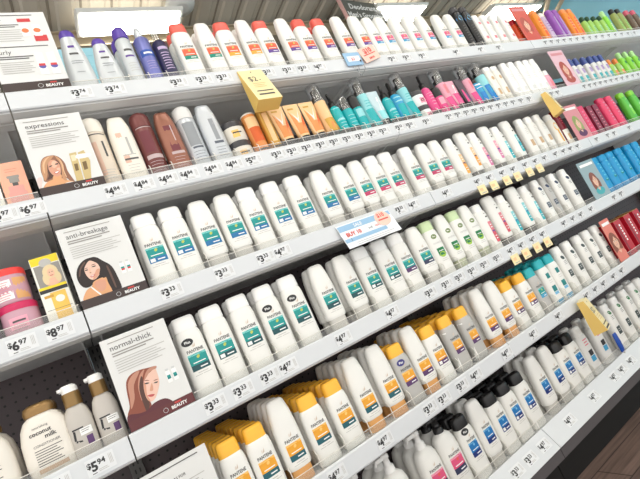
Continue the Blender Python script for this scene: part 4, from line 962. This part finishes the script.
# ------------------------------------------------------------- goods on the shelves
rows = {}
for ln in ITEMS.strip().splitlines():
    s, k, X = ln.split(); rows.setdefault(s, []).append((k, float(X)))
YF = .020
SHORT = lambda t: t
for s, L in rows.items():
    cnt = {}
    for k, X in L: cnt[k] = cnt.get(k, 0) + 1
    idx = {}
    prev = None
    for k, X in L:
        idx[k] = idx.get(k, 0) + 1
        hw = {'jar': .035, 'pinkjar': .034}.get(k)
        if k not in ('jar', 'pinkjar'):
            parts, hw, hd = build(k); nm, desc, cat, deep = D[k]
            grp = 'identical goods: %s, %s' % (desc, SHELFNAME[s]) if cnt[k] * deep > 1 else None
            for row in range(deep):
                y = (.045 if s == 'F' else YF) + hd + row * (2 * hd + .003)
                if y + hd > YB - .034: break
                if row == 0: lab = '%s, %s of its kind on %s' % (desc, ORD[idx[k] - 1], SHELFNAME[s]) if cnt[k] > 1 else '%s on %s' % (desc, SHELFNAME[s])
                else: lab = '%s, %s back in %s file, %s' % (desc, ORD[row], ORD[idx[k] - 1], SHELFNAME[s]) if cnt[k] > 1 else '%s, %s back in its file, %s' % (desc, ORD[row], SHELFNAME[s])
                jx = random.uniform(-.0004, .0004) * min(row, 2) if row else 0
                o = put(nm, parts, (X + jx, y, zsh(s) + .0006), lab, cat, grp, math.radians(random.uniform(-1.3, 1.3)) if row == 0 else 0, skip=('front_label', 'badge') if row else ())
        else:
            ivory = k == 'jar'
            if k not in MESHES:
                body = 'jar ivory' if ivory else 'print white'
                pr = [('r', -.018, .010, .004, .034, 'gold pale print' if ivory else 'rose print'), ('r', -.016, .023, .012, .027, 'ink', 1)] if ivory else [('r', -.012, .008, .016, .032, 'pink pale print'), ('e', 0, .02, .010, .006, 'maroon print', 1)]
                MESHES[k] = jar_parts(hw, .046, .020, body, 'dark grey cap', bars(pr))
            parts = MESHES[k][0]
            for lv in (0, 1):
                put('hair_cream_jar', parts, (X, YF + hw, zsh(s) + .0006 + lv * .0667), ('ivory jar with dark lid, ' if ivory else 'white and pink jar with dark lid, ') + ('lower of two stacked' if lv == 0 else 'upper of two stacked'), 'jar', 'stacked cream jars')
        if prev is not None and X < 2.0 and X - prev[0] - prev[1] - hw < .03 and s in 'ABCDEF':
            divider(s, (prev[0] + prev[1] + X - hw) / 2, .05 if s not in 'AB' else .04)
        prev = (X, hw)

# goods in the section at the left edge
def at_left(name, parts, X, s, label, cat, y=None, group=None, dz=0, rz=0):
    return put(name, parts[0], (X, (YF + parts[2]) if y is None else y, zsh(s) + .0006 + dz), label, cat, group, rz)
M('peach carton', (240, 176, 148)); M('peach deep', (214, 138, 118)); M('bottle rose', (226, 160, 150)); M('yellow carton', (244, 214, 40)); M('pale carton', (238, 236, 226)); M('photo grey', (150, 146, 140)); M('skin', (232, 186, 158)); M('skin shade', (206, 150, 122)); M('blonde', (206, 164, 110)); M('pale blonde', (226, 204, 160)); M('auburn', (138, 72, 52)); M('dark hair', (38, 26, 24)); M('lips', (196, 86, 86)); M('amber print', (240, 196, 90))
pb = carton(.026, .022, .118, 'peach carton', bars([('r', -.018, .006, .018, .042, 'bottle rose'), ('r', -.015, .042, .015, .058, 'bottle rose'), ('r', -.009, .066, .010, .078, 'photo grey'), ('r', -.005, .058, .006, .066, 'grey ink'), ('r', -.012, .078, .012, .084, 'photo grey'), ('l', -.012, .012, .100, 2, .006, 'peach deep')]))
at_left('hair_product_box', pb, -.040, 'B', 'peach carton with printed flask beside the blonde portrait placard', 'box')
wb = carton(.022, .022, .125, 'pale carton', bars([('r', -.014, .02, .016, .05, 'pearl plastic'), ('l', -.012, .012, .09, 3, .01, 'grey ink')]))
at_left('hair_product_box', wb, -.092, 'B', 'white carton left of the peach carton', 'box')
M('jar pink', (206, 160, 174), rough=.2); M('magenta lid', (206, 36, 92)); M('red lid', (236, 66, 62)); M('amber gel', (226, 170, 110)); M('purple jar', (96, 40, 86))
jl = jar_parts(.036, .060, .016, 'jar pink', 'magenta lid', bars([('r', -.020, .02, .014, .045, 'pink pale body'), ('r', -.014, .034, .010, .038, 'grey ink', 1), ('l', -.016, .012, .028, 3, .005, 'photo grey')]))
at_left('hair_cream_jar', jl, -.112, 'C', 'pink jar with magenta lid, lower of two stacked', 'jar', group='pink cream jars')
ju = jar_parts(.035, .062, .016, 'jar pink', 'red lid', bars([('r', -.030, .008, .006, .052, 'print white'), ('l', -.026, .002, .046, 8, .005, 'rose print'), ('r', .010, .006, .032, .054, 'amber gel')]))
at_left('hair_cream_jar', ju, -.114, 'C', 'amber and white jar with red lid, upper of two stacked', 'jar', group='pink cream jars', dz=.0772, y=YF + .036)
at_left('hair_cream_jar', jar_parts(.036, .060, .016, 'purple jar', 'purple jar'), -.190, 'C', 'dark purple jar at the left edge', 'jar')
def yellow(p):
    p.rect(-.027, .140, .027, .157, 'yellow carton'); p.ell(0, .142, .012, .010, 'pale ink', 1)
    p.rect(-.024, .088, .026, .138, 'photo grey', 0)
    p.ell(.004, .118, .015, .018, 'pale blonde', 1); p.ell(.005, .116, .007, .010, 'skin', 2); p.ell(.004, .096, .016, .009, 'skin', 2); p.ell(-.008, .104, .006, .012, 'pale blonde', 3); p.ell(.016, .104, .006, .012, 'pale blonde', 3); p.rect(.002, .1095, .008, .111, 'lips', 3); p.ell(.0025, .118, .0012, .0008, 'ink', 3); p.ell(.0078, .118, .0012, .0008, 'ink', 3)
    p.rect(-.027, .082, .027, .088, 'yellow carton'); p.rect(-.027, .074, .027, .082, 'ink')
    p.rect(-.010, .004, .020, .072, 'amber print'); p.ell(.006, .055, .009, .008, 'pale carton', 1); p.rect(-.022, .062, -.004, .068, 'gold foil', 1); p.lines(-.024, .024, .034, 1, .01, 'grey ink', .0008)
at_left('hair_color_box', carton(.028, .022, .157, 'pale carton', yellow, 'yellow carton'), -.036, 'C', 'yellow carton with blonde portrait beside the dark-haired placard', 'box', rz=math.radians(-3))
M('coconut body', (236, 230, 220), rough=.35); M('bronze cap', (150, 118, 74), rough=.3, metal=.5); M('tan block', (190, 160, 130)); M('oil', (196, 190, 182), rough=.1); M('gold collar', (142, 112, 68), rough=.3, metal=.5)
def coco():
    R = [(0, .036, .022), (.005, .042, .025), (.03, .046, .027), (.075, .045, .026), (.10, .040, .024), (.115, .032, .02), (.122, .022, .016)]
    b = MB(); b.loft(R, 'coconut body', 32, 2.4); c = MB(); c.loft([(.122, .027, .018), (.131, .0285, .019), (.140, .026, .018), (.144, .018, .012)], 'bronze cap', 24, 2.2)
    p = Print(front_of(R, 2.4)); p.text('nourishing', -.004, .096, .0048, 'grey ink', 1, .03); p.text('coconut', -.006, .084, .0085, 'ink', 1, .044, .02); p.text('milk', .010, .073, .0085, 'ink', 1, .03, .02); p.text('CONDITIONER', 0, .061, .0050, 'grey ink', 1, .050)
    p.lines(-.024, .024, .054, 7, .0048, 'ink', .0013, 1, .3); p.rect(-.026, .012, .026, .020, 'tan block'); p.lines(-.016, .016, .008, 1, .004, 'pale ink')
    return [('bottle_body', b.mesh('bottle_body')), ('cap', c.mesh('cap')), ('front_label', p.mb.mesh('front_label'))], .046, .027
cc = coco()
at_left('conditioner_bottle', cc, -.134, 'D', 'squat cream coconut milk conditioner with bronze cap, fully in view', 'bottle', group='coconut milk conditioners')
at_left('conditioner_bottle', cc, -.236, 'D', 'squat cream coconut milk conditioner cut by the left edge', 'bottle', group='coconut milk conditioners')
for k, X in enumerate((-.134, -.236)):
    put('conditioner_bottle', cc[0], (X, YF + .027 * 3 + .004, zsh('D') + .0006), 'squat coconut milk conditioner %s' % ('behind the one cut by the left edge' if k else 'behind the fully visible one'), 'bottle', 'coconut milk conditioners')
def oil():
    q = 1.13
    R = [(0, .022, .016), (.004, .0245, .018), (.07, .0245, .018), (.088, .020, .016), (.096, .014, .013)]; R = [(a * q, b_ * 1.03, c_ * 1.0) for a, b_, c_ in R]
    b = MB(); b.loft(R, 'oil', 24, 2.6); c = MB(); c.loft([(.1085, .0165, .0165), (.1375, .0165, .0165)], 'gold collar', 20, 2)
    t = MB(); t.loft([(.1375, .015, .015), (.144, .015, .015), (.150, .0155, .014, -.001), (.154, .011, .010, -.002)], 'pure white plastic', 20, 2); t.loft([(.145, .007, .006, -.015), (.1515, .007, .006, -.015)], 'pure white plastic', 12, 2)
    p = Print(front_of(R, 2.6)); p.rect(-.017, .06, .004, .063, 'ink'); p.poly([(-.018, .040), (-.014, .040), (-.012, .058), (-.016, .060)], 'ink'); p.poly([(-.016, .036), (-.004, .034), (-.004, .037), (-.015, .040)], 'ink'); p.rect(-.004, .046, .018, .060, 'print white'); p.lines(-.002, .014, .056, 2, .004, 'grey ink', .001); p.rect(-.012, .018, .016, .0195, 'pale ink'); p.rect(.004, .024, .016, .042, 'plum band', 0)
    return [('bottle_body', b.mesh('bottle_body')), ('collar', c.mesh('collar')), ('pump_cap', t.mesh('pump_cap')), ('front_label', p.mb.mesh('front_label'))], .0245, .018
ol = oil()
for k, (X, row) in enumerate(((-.073, 0), (-.021, 0), (-.073, 1), (-.021, 1))):
    put('hair_oil_bottle', ol[0], (X, YF + .018 + row * .04, zsh('D') + .0006), 'clear hair oil bottle with gold collar, %s' % ('beside the coconut conditioner', 'beside the redhead placard', 'behind the one by the coconut conditioner', 'behind the one by the redhead placard')[k], 'bottle', 'clear hair oil bottles')

# ------------------------------------------------------------- placards
M('card', (226, 226, 224), rough=.5); M('card grey', (206, 208, 208), rough=.5); M('band brown', (62, 48, 46), rough=.4); M('band maroon', (96, 40, 42), rough=.4); M('logo red', (200, 60, 56)); M('product gold', (206, 184, 130)); M('shirt white', (236, 232, 228)); M('shirt wine', (92, 36, 44)); M('red block', (206, 62, 66)); M('orange dot', (226, 120, 70)); M('blue dot', (92, 92, 168))
def portrait(p, cx, cz, k, hair, skin='skin', top='skin', style='long'):
    if style == 'long':
        p.ell(cx - .05 * k, cz, .40 * k, .52 * k, hair, 1, seg=24); p.ell(cx - .24 * k, cz - .35 * k, .22 * k, .42 * k, hair, 1, .15); p.ell(cx + .24 * k, cz - .32 * k, .20 * k, .42 * k, hair, 1, -.2)
    else:
        p.ell(cx - .02 * k, cz + .02 * k, .46 * k, .50 * k, hair, 1, seg=24); p.ell(cx + .22 * k, cz - .18 * k, .30 * k, .36 * k, hair, 1, .3); p.ell(cx - .26 * k, cz - .14 * k, .24 * k, .32 * k, hair, 1)
    p.rect(cx - .11 * k, cz - .55 * k, cx + .11 * k, cz - .2 * k, 'skin shade', 2, 2)
    p.ell(cx + .02 * k, cz - .72 * k, .48 * k, .24 * k, top, 2, seg=24); p.poly([(cx - .16 * k, cz - .52 * k), (cx + .16 * k, cz - .52 * k), (cx + .03 * k, cz - .70 * k)], skin, 3)
    p.ell(cx, cz - .06 * k, .245 * k, .34 * k, skin, 3, seg=24)
    for s in (-1, 1):
        p.ell(cx + s * .10 * k, cz, .055 * k, .024 * k, 'print white', 4, seg=10); p.ell(cx + s * .10 * k, cz, .028 * k, .026 * k, 'ink', 5, seg=8)
        p.rect(cx + s * .10 * k - .06 * k, cz + .055 * k, cx + s * .10 * k + .06 * k, cz + .075 * k, hair, 4, 1)
    p.poly([(cx - .03 * k, cz - .12 * k), (cx + .03 * k, cz - .12 * k), (cx, cz - .05 * k)], 'skin shade', 4)
    p.ell(cx, cz - .205 * k, .085 * k, .032 * k, 'lips', 4, seg=12); p.ell(cx, cz - .200 * k, .06 * k, .012 * k, 'print white', 5, seg=10)
    p.poly([(cx - .25 * k, cz + .02 * k), (cx - .20 * k, cz + .26 * k), (cx + .02 * k, cz + .32 * k), (cx - .06 * k, cz + .18 * k)], hair, 5)
    p.poly([(cx + .25 * k, cz + .02 * k), (cx + .20 * k, cz + .26 * k), (cx + .0 * k, cz + .32 * k), (cx + .10 * k, cz + .17 * k)], hair, 5)
def placard(X, s, w, h, label, art, tone='card', y=.001, lift=.0085):
    r = root('shelf_placard', (X, y, zsh(s) + lift), label, 'sign')
    b = MB(); b.box(0, w, 0, .0022, 0, h, tone); part('card', b.mesh('card'), r)
    b = MB(); b.prism([(.0024, 0), (.0024, h * .97), (.0040, h * .97), (.0040, -.0005), (.010, -.0005), (.010, 0)], 'x', .002, w - .002, 'acrylic'); part('acrylic_holder', b.mesh('acrylic_holder'), r)
    p = Print(lambda x, z: 0, .0003); art(p, w, h); part('printed_front', p.mb.mesh('printed_front'), r)
def base_art(p, w, h, head, band='band brown', hz=.86, sub=2):
    p.rect(0, 0, w, h * .105, band, 2, 1)
    p.text('BEAUTY', w * .76, h * .028, h * .034, 'print white', 3, w * .32, .03); p.rect(w * .70, h * .070, w * .80, h * .088, 'logo red', 3, 1)
    p.ell(w * .545, h * .048, h * .026, h * .026, 'card grey', 3, seg=14); p.ell(w * .545, h * .048, h * .022, h * .022, band, 4, seg=14)
    if head:
        p.lines(w * .10, w * .80, h * (hz + .085), 1, h * .03, 'photo grey', h * .008, 1, 0)
        p.text(head, w * .11, h * hz, h * .062, 'grey ink', 1, w * .74, 0, True)
        p.lines(w * .11, w * .75, h * (hz - .04), sub, h * .028, 'photo grey', h * .013, 1, .3)
        p.lines(w * .11, w * .88, h * (hz - .115), 6, h * .027, 'pale ink', h * .008, 1, .25)
def bottles_icon(p, x, z, k, c1, c2):
    for i in (0, 1):
        xx = x + i * k * 1.25
        p.rect(xx - k * .45, z, xx + k * .45, z + k * 2.4, 'print white', 1, 1); p.rect(xx - k * .34, z + k * .7, xx + k * .34, z + k * 1.1, c2, 2, 1); p.rect(xx - k * .34, z + k * 1.1, xx + k * .34, z + k * 1.5, c1, 2, 1); p.rect(xx - k * .3, z + k * 2.4, xx + k * .3, z + k * 2.8, 'card grey', 1, 1)
def artA(p, w, h):
    base_art(p, w, h, None)
    p.lines(w * .08, w * .80, h * .955, 1, .01, 'grey ink', h * .010, 1, 0); p.text('color', w * .06, h * .87, h * .055, 'grey ink', 1, w * .3, 0, True); p.lines(w * .1, w * .55, h * .83, 2, h * .025, 'grey ink', h * .011, 1, .2); p.lines(w * .1, w * .6, h * .765, 6, h * .028, 'pale ink', h * .008)
    p.rect(w * .55, h * .87, w * .75, h * .915, 'red block', 1, 1); p.rect(w * .72, h * .61, w * .92, h * .69, 'red block', 1, 1)
    for x in (.62, .80): p.rect(w * (x - .06), h * .68, w * (x + .06), h * .83, 'print white', 1, 1); p.ell(w * x, h * .755, w * .055, h * .03, 'orange dot', 2)
    p.lines(w * .04, w * .88, h * .545, 1, .01, 'grey ink', h * .010, 1, 0); p.text('curly', w * .06, h * .46, h * .055, 'grey ink', 1, w * .3, 0, True); p.lines(w * .08, w * .6, h * .42, 2, h * .026, 'grey ink', h * .012, 1, .2); p.lines(w * .08, w * .58, h * .35, 6, h * .026, 'pale ink', h * .008)
    for x in (.68, .86): p.rect(w * (x - .06), h * .18, w * (x + .06), h * .46, 'print white', 1, 1); p.ell(w * x, h * .285, w * .055, h * .03, 'blue dot', 2); p.rect(w * (x - .05), h * .29, w * (x + .05), h * .32, 'red block', 3, 1)
def traced(p, art):
    for mt, pts in art: (p.poly if mt in ('product gold', 'art dark gold', 'art cream') else p.blob)(pts, mt, 1)
def artB(p, w, h):
    traced(p, ART_B); base_art(p, w, h, 'expressions')
def artC(p, w, h):
    traced(p, ART_C); bottles_icon(p, w * .74, h * .27, .055 * h, 'teal print', 'red block'); base_art(p, w, h, 'anti-breakage')
def artD(p, w, h):
    traced(p, ART_D); bottles_icon(p, w * .76, h * .30, .055 * h, 'teal print', 'teal deep print'); base_art(p, w, h, 'normal-thick', 'band maroon')
def artE(p, w, h):
    portrait(p, w * .5, h * .36, .3 * h, 'blonde'); p.text('FORMULAS FOR', w * .42, h * .80, h * .030, 'grey ink', 1, w * .55, .01); base_art(p, w, h, None); p.lines(w * .08, w * .86, h * .945, 1, .01, 'grey ink', h * .011, 1, 0); p.lines(w * .14, w * .86, h * .73, 4, h * .035, 'pale ink', h * .009)
placard(0.001, 'A', .145, .232, 'large white placard of curly and color text at top left', artA)
placard(0.001, 'B', .138, .205, 'placard reading expressions with a smiling blonde woman', artB)
placard(0.002, 'C', .140, .193, 'placard reading anti-breakage with a dark-haired woman', artC)
placard(0.008, 'D', .140, .202, 'placard reading normal-thick with a red-haired woman', artD)
placard(-0.012, 'E', .145, .190, 'white text placard left of the amber caps on fifth shelf', artE)
M('placard red', (206, 84, 68)); M('placard pink', (226, 186, 196)); M('placard rose', (214, 140, 146)); M('placard mist', (150, 172, 178)); M('placard salmon', (226, 128, 112)); M('hair rust', (178, 74, 60))
def far_art(hair, top, tone, extra=None):
    def f(p, w, h):
        portrait(p, w * .5, h * .46, .42 * h, hair, top=top); p.rect(w * .1, h * .86, w * .9, h * .93, 'print white' if not extra else extra, 1, 1)
    return f
placard(2.195, 'A', .132, .205, 'red-tinted portrait placard left of the orange bottles', far_art('hair rust', 'placard red', 0, 'placard rose'), 'placard red')
placard(2.300, 'B', .135, .205, 'pale pink portrait placard beside the blue-capped bottles', far_art('hair rust', 'hair rust', 0, 'placard rose'), 'placard pink')
placard(2.135, 'C', .135, .180, 'pink portrait placard left of the hot pink cartons', far_art('olive body', 'purple jar', 0), 'placard rose')
placard(2.005, 'D', .140, .180, 'misty grey portrait placard left of the blue tubes', far_art('auburn', 'teal foot', 0), 'placard mist')
placard(1.930, 'E', .075, .190, 'salmon placard left of the red cartons', far_art('auburn', 'placard salmon', 0), 'placard salmon')

# ------------------------------------------------------------- price tags
TAGM = {}
def tag_mesh(price):
    if price in TAGM: return TAGM[price]
    a, c = price.split('.')
    p = Print(lambda x, z: 0, .0004); p.mb.box(-.022, .030, 0, .0006, -.016, .016, 'paper')
    p.text('$', -.0165, -.0005, .0108, 'ink', 0, .0085, .03); p.text(a, -.0075, -.0080, .0178, 'ink', 0, .012, .04); p.text(c, .0062, .0002, .0105, 'ink', 0, .0160, .03)
    p.rect(-.014, -.0135, -.006, -.012, 'grey ink', 0, 1); p.rect(-.002, -.0125, .016, -.0115, 'pale ink', 0, 1); p.rect(-.002, -.0095, .014, -.0085, 'pale ink', 0, 1)
    for q in (.020, .0225, .025): p.rect(q, -.008, q + .0008, .011, 'pale ink', 0, 1)
    TAGM[price] = p.mb.mesh('price_tag'); return TAGM[price]
FLAGGED = {'C': (1.34, 1.76), 'D': (1.32, 1.56)}
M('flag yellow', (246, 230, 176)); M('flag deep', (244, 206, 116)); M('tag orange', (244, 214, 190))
fl = MB(); fl.box(-.020, .024, -.0004, .0002, -.052, -.016, 'flag yellow'); fl.box(-.012, .006, -.0008, -.0004, -.038, -.027, 'orange pale'); fl.box(-.010, .016, -.0008, -.0004, -.048, -.045, 'pale ink')
FLM = fl.mesh('hanging_flap')
for ln in TAGS.strip().splitlines():
    w = ln.split(); s = w[0]; L = [(float(a.split(':')[0]), a.split(':')[1]) for a in w[1:]]
    tot = {}; seen = {}
    for X, pz in L: tot[pz] = tot.get(pz, 0) + 1
    lastx = -9
    for X, pz in L:
        seen[pz] = seen.get(pz, 0) + 1
        if X - lastx < .0535: X = lastx + .0535
        lastx = X
        fg = s in FLAGGED and FLAGGED[s][0] < X < FLAGGED[s][1]
        lab = 'white price tag reading $%s, %s so priced on %s rail' % (pz, ORD[seen[pz] - 1], SHELFNAME[s]) if tot[pz] > 1 else 'white price tag reading $%s on %s rail' % (pz, SHELFNAME[s])
        if fg: lab = 'yellow-flapped price tag reading $%s, %s on %s' % (pz, ORD[seen[pz] - 1], SHELFNAME[s])
        if s == 'F': loc, rot = (X, .0158, zsh(s) - .0240), (-math.radians(32.3), 0, 0)
        else: loc, rot = (X, -.0062, zsh(s) - .0175), (0, 0, 0)
        o = single('shelf_price_tag', tag_mesh(pz), loc, lab, 'price tag', 'price tags on %s' % SHELFNAME[s], rot)
        if fg: part('hanging_flap', FLM, o, 'pale yellow flap')

# sale cards and yellow hanging flags
M('sale blue', (150, 190, 222)); M('sale red', (222, 92, 84)); M('sale pink', (246, 206, 190)); M('card light', (240, 244, 248))
b = MB(); b.prism([(-.006, .0), (-.0075, .0), (-.0285, -.078), (-.027, -.0785)], 'x', -.105, .105, 'card light')
r = root('shelf_sale_card', (.787, -.001, zsh('C') - .004), 'blue and white sale card hanging from third shelf rail', 'sign'); part('card', b.mesh('card'), r)
slope = .021 / .078
p = Print(lambda x, z: -.0075 + z * slope, .0008)
p.rect(-.103, -.022, .050, -.003, 'sale blue', 0, 1); p.text('SALE', -.030, -.018, .011, 'print white', 1, .06, .02); p.rect(.088, -.018, .103, -.003, 'sale blue', 0, 1)
p.text('BUY 10', -.060, -.042, .013, 'sale red', 1, .060, .04); p.text('and', .004, -.040, .008, 'ink', 1, .02); p.text('save', .034, -.040, .010, 'sale red', 1, .036)
p.ell(.066, -.022, .030, .026, 'sale pink', 1, seg=20); p.text('$10', .064, -.016, .014, 'sale red', 2, .044, .04); p.rect(.046, -.028, .086, -.023, 'sale red', 2, 1)
p.rect(-.103, -.060, .060, -.048, 'sale blue', 0, 1); p.text('1', -.080, -.058, .010, 'grey ink', 1); p.lines(-.070, .080, -.068, 2, .006, 'pale ink', .0014)
part('printed_front', p.mb.mesh('printed_front'), r)
b = MB(); b.box(-.037, .037, -.002, 0, -.026, .027, 'sale blue')
r = root('shelf_sale_card', (1.058, -.011, zsh('A') - .005), 'small blue card clipped to the top shelf rail', 'sign', rz=0); part('card', b.mesh('card'), r)
p = Print(lambda x, z: -.002, .0006); p.rect(-.026, -.010, .030, .012, 'card light', 0, 1); p.text('$3', -.002, -.006, .012, 'sale red', 1, .03, .02); p.rect(.024, -.014, .032, -.006, 'ink', 1, 1); part('printed_front', p.mb.mesh('printed_front'), r)
b = MB(); b.box(-.012, .012, 0, .007, -.040, -.020, 'clear plastic'); b.tube((0, .004, -.04), (.004, .004, -.064), .003, 'clear plastic', 8); part('clip', b.mesh('clip'), r)
b = MB(); b.box(-.042, .042, -.002, 0, -.030, .030, 'sale pink')
r = root('shelf_sale_card', (1.140, -.0135, zsh('A') + .010), 'tilted pale red ten dollar card beside the small blue card', 'sign'); r.rotation_euler = (0, -math.radians(14), 0); part('card', b.mesh('card'), r)
p = Print(lambda x, z: -.002, .0006); p.text('$10', 0, .004, .020, 'sale red', 0, .066, .05); p.rect(-.032, -.004, .032, .0, 'sale red', 0, 1); p.text('save', 0, -.022, .012, 'sale red', 0, .05, .03); part('printed_front', p.mb.mesh('printed_front'), r)
def yellow_flag(X, s, label, h=.145, w=.080, d=.045, lift=.0, yaw=0, top=.004):
    r = root('yellow_shelf_flag', (X, -.0065 - w / 2 * math.sin(yaw), zsh(s) + lift), label, 'sign', None, yaw)
    b = MB(); q = len(b.v)
    b.prism([(0, 0), (-top, 0), (-d, -h * .93), (0, -h)], 'x', -w / 2, w / 2, 'flag yellow')
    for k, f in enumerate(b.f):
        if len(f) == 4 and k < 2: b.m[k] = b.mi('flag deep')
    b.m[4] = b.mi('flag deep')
    part('folded_card', b.mesh('folded_card'), r)
    sl = (d - top) / (h * .93); p = Print(lambda x, z: -top + z * sl, .0006)
    p.ell(0, -.010, .002, .003, 'ink', 0, seg=8); p.text('$2', -.010, -.052, .022, 'grey ink', 0, .028); p.rect(.010, -.050, .014, -.046, 'grey ink', 0, 1); p.lines(-.022, .022, -.064, 3, .008, 'gold foil', .0012); p.lines(-.026, .030, -.100, 1, .01, 'grey ink', .004, 1, 0); p.lines(-.026, .026, -.116, 1, .01, 'grey ink', .006, 1, 0)
    part('printed_front', p.mb.mesh('printed_front'), r)
yellow_flag(.640, 'A', 'yellow wedge-shaped flag hanging from the top shelf rail', .145, .082, .05, -.006)
yellow_flag(2.020, 'B', 'yellow wedge-shaped flag hanging from the second shelf rail', .120, .062, .045, -.018, .32, .022)
yellow_flag(1.515, 'E', 'yellow wedge-shaped flag hanging from the fifth shelf rail', .130, .055, .05, -.012, .32, .024)
# blue sachet leaning by the flag on the deck
b = MB(); b.loft([(.0, .017, .002), (.012, .018, .006), (.05, .018, .009), (.088, .018, .006), (.10, .017, .002)], 'royal blue', 16, 2); b.loft([(-.012, .006, .005), (.0, .008, .006)], 'grey plastic', 12, 2)
o = single('sachet_tube', b.mesh('sachet_tube'), (1.700, .036, zsh('F') + .0125), 'small dark blue tube leaning in front of the leaf-marked bottles', 'tube', rot=(0, 0, 0)); o.scale = (.75, .75, .75); o.location.z -= .0033; o.location.x -= .01
# pale blue carton behind the silver bottles
M('pale blue carton', (150, 204, 218))
b = MB(); b.box(-.085, .085, -.045, .045, 0, .37, 'pale blue carton'); b.box(-.086, .086, -.046, .046, .34, .371, 'pale blue carton')
single('storage_box', b.mesh('storage_box'), (.245, .345, zsh('A') + .0006), 'pale blue box behind the silver purple-topped bottles', 'box')

# ------------------------------------------------------------- light and camera
W = bpy.data.worlds.new('store air'); S.world = W; W.use_nodes = True
W.node_tree.nodes['Background'].inputs[0].default_value = (1, .985, .96, 1); W.node_tree.nodes['Background'].inputs[1].default_value = 1.25
cam = bpy.data.cameras.new('camera'); co = link(bpy.data.objects.new('camera', cam)); S.camera = co
cam.sensor_fit = 'HORIZONTAL'; cam.sensor_width = 36; cam.lens = 432.346 * 36 / 640; cam.clip_start = .02
Rw = [[0.8108787, -0.4114099, -0.4161943], [-0.2904876, 0.3344201, -0.8965379], [0.5080282, 0.8478827, 0.1516647]]
co.matrix_world = Matrix(((Rw[0][0], -Rw[1][0], -Rw[2][0], -.0141103), (Rw[0][1], -Rw[1][1], -Rw[2][1], -1.0614555), (Rw[0][2], -Rw[1][2], -Rw[2][2], ZB - .2104694), (0, 0, 0, 1)))
V = S.view_settings; V.view_transform = 'Standard'; V.look = 'None'; V.gamma = 1; V.use_curve_mapping = False; V.exposure = .25
S.display_settings.display_device = 'sRGB'
S.cycles.max_bounces = 8; S.cycles.transparent_max_bounces = 24; S.cycles.use_denoising = True
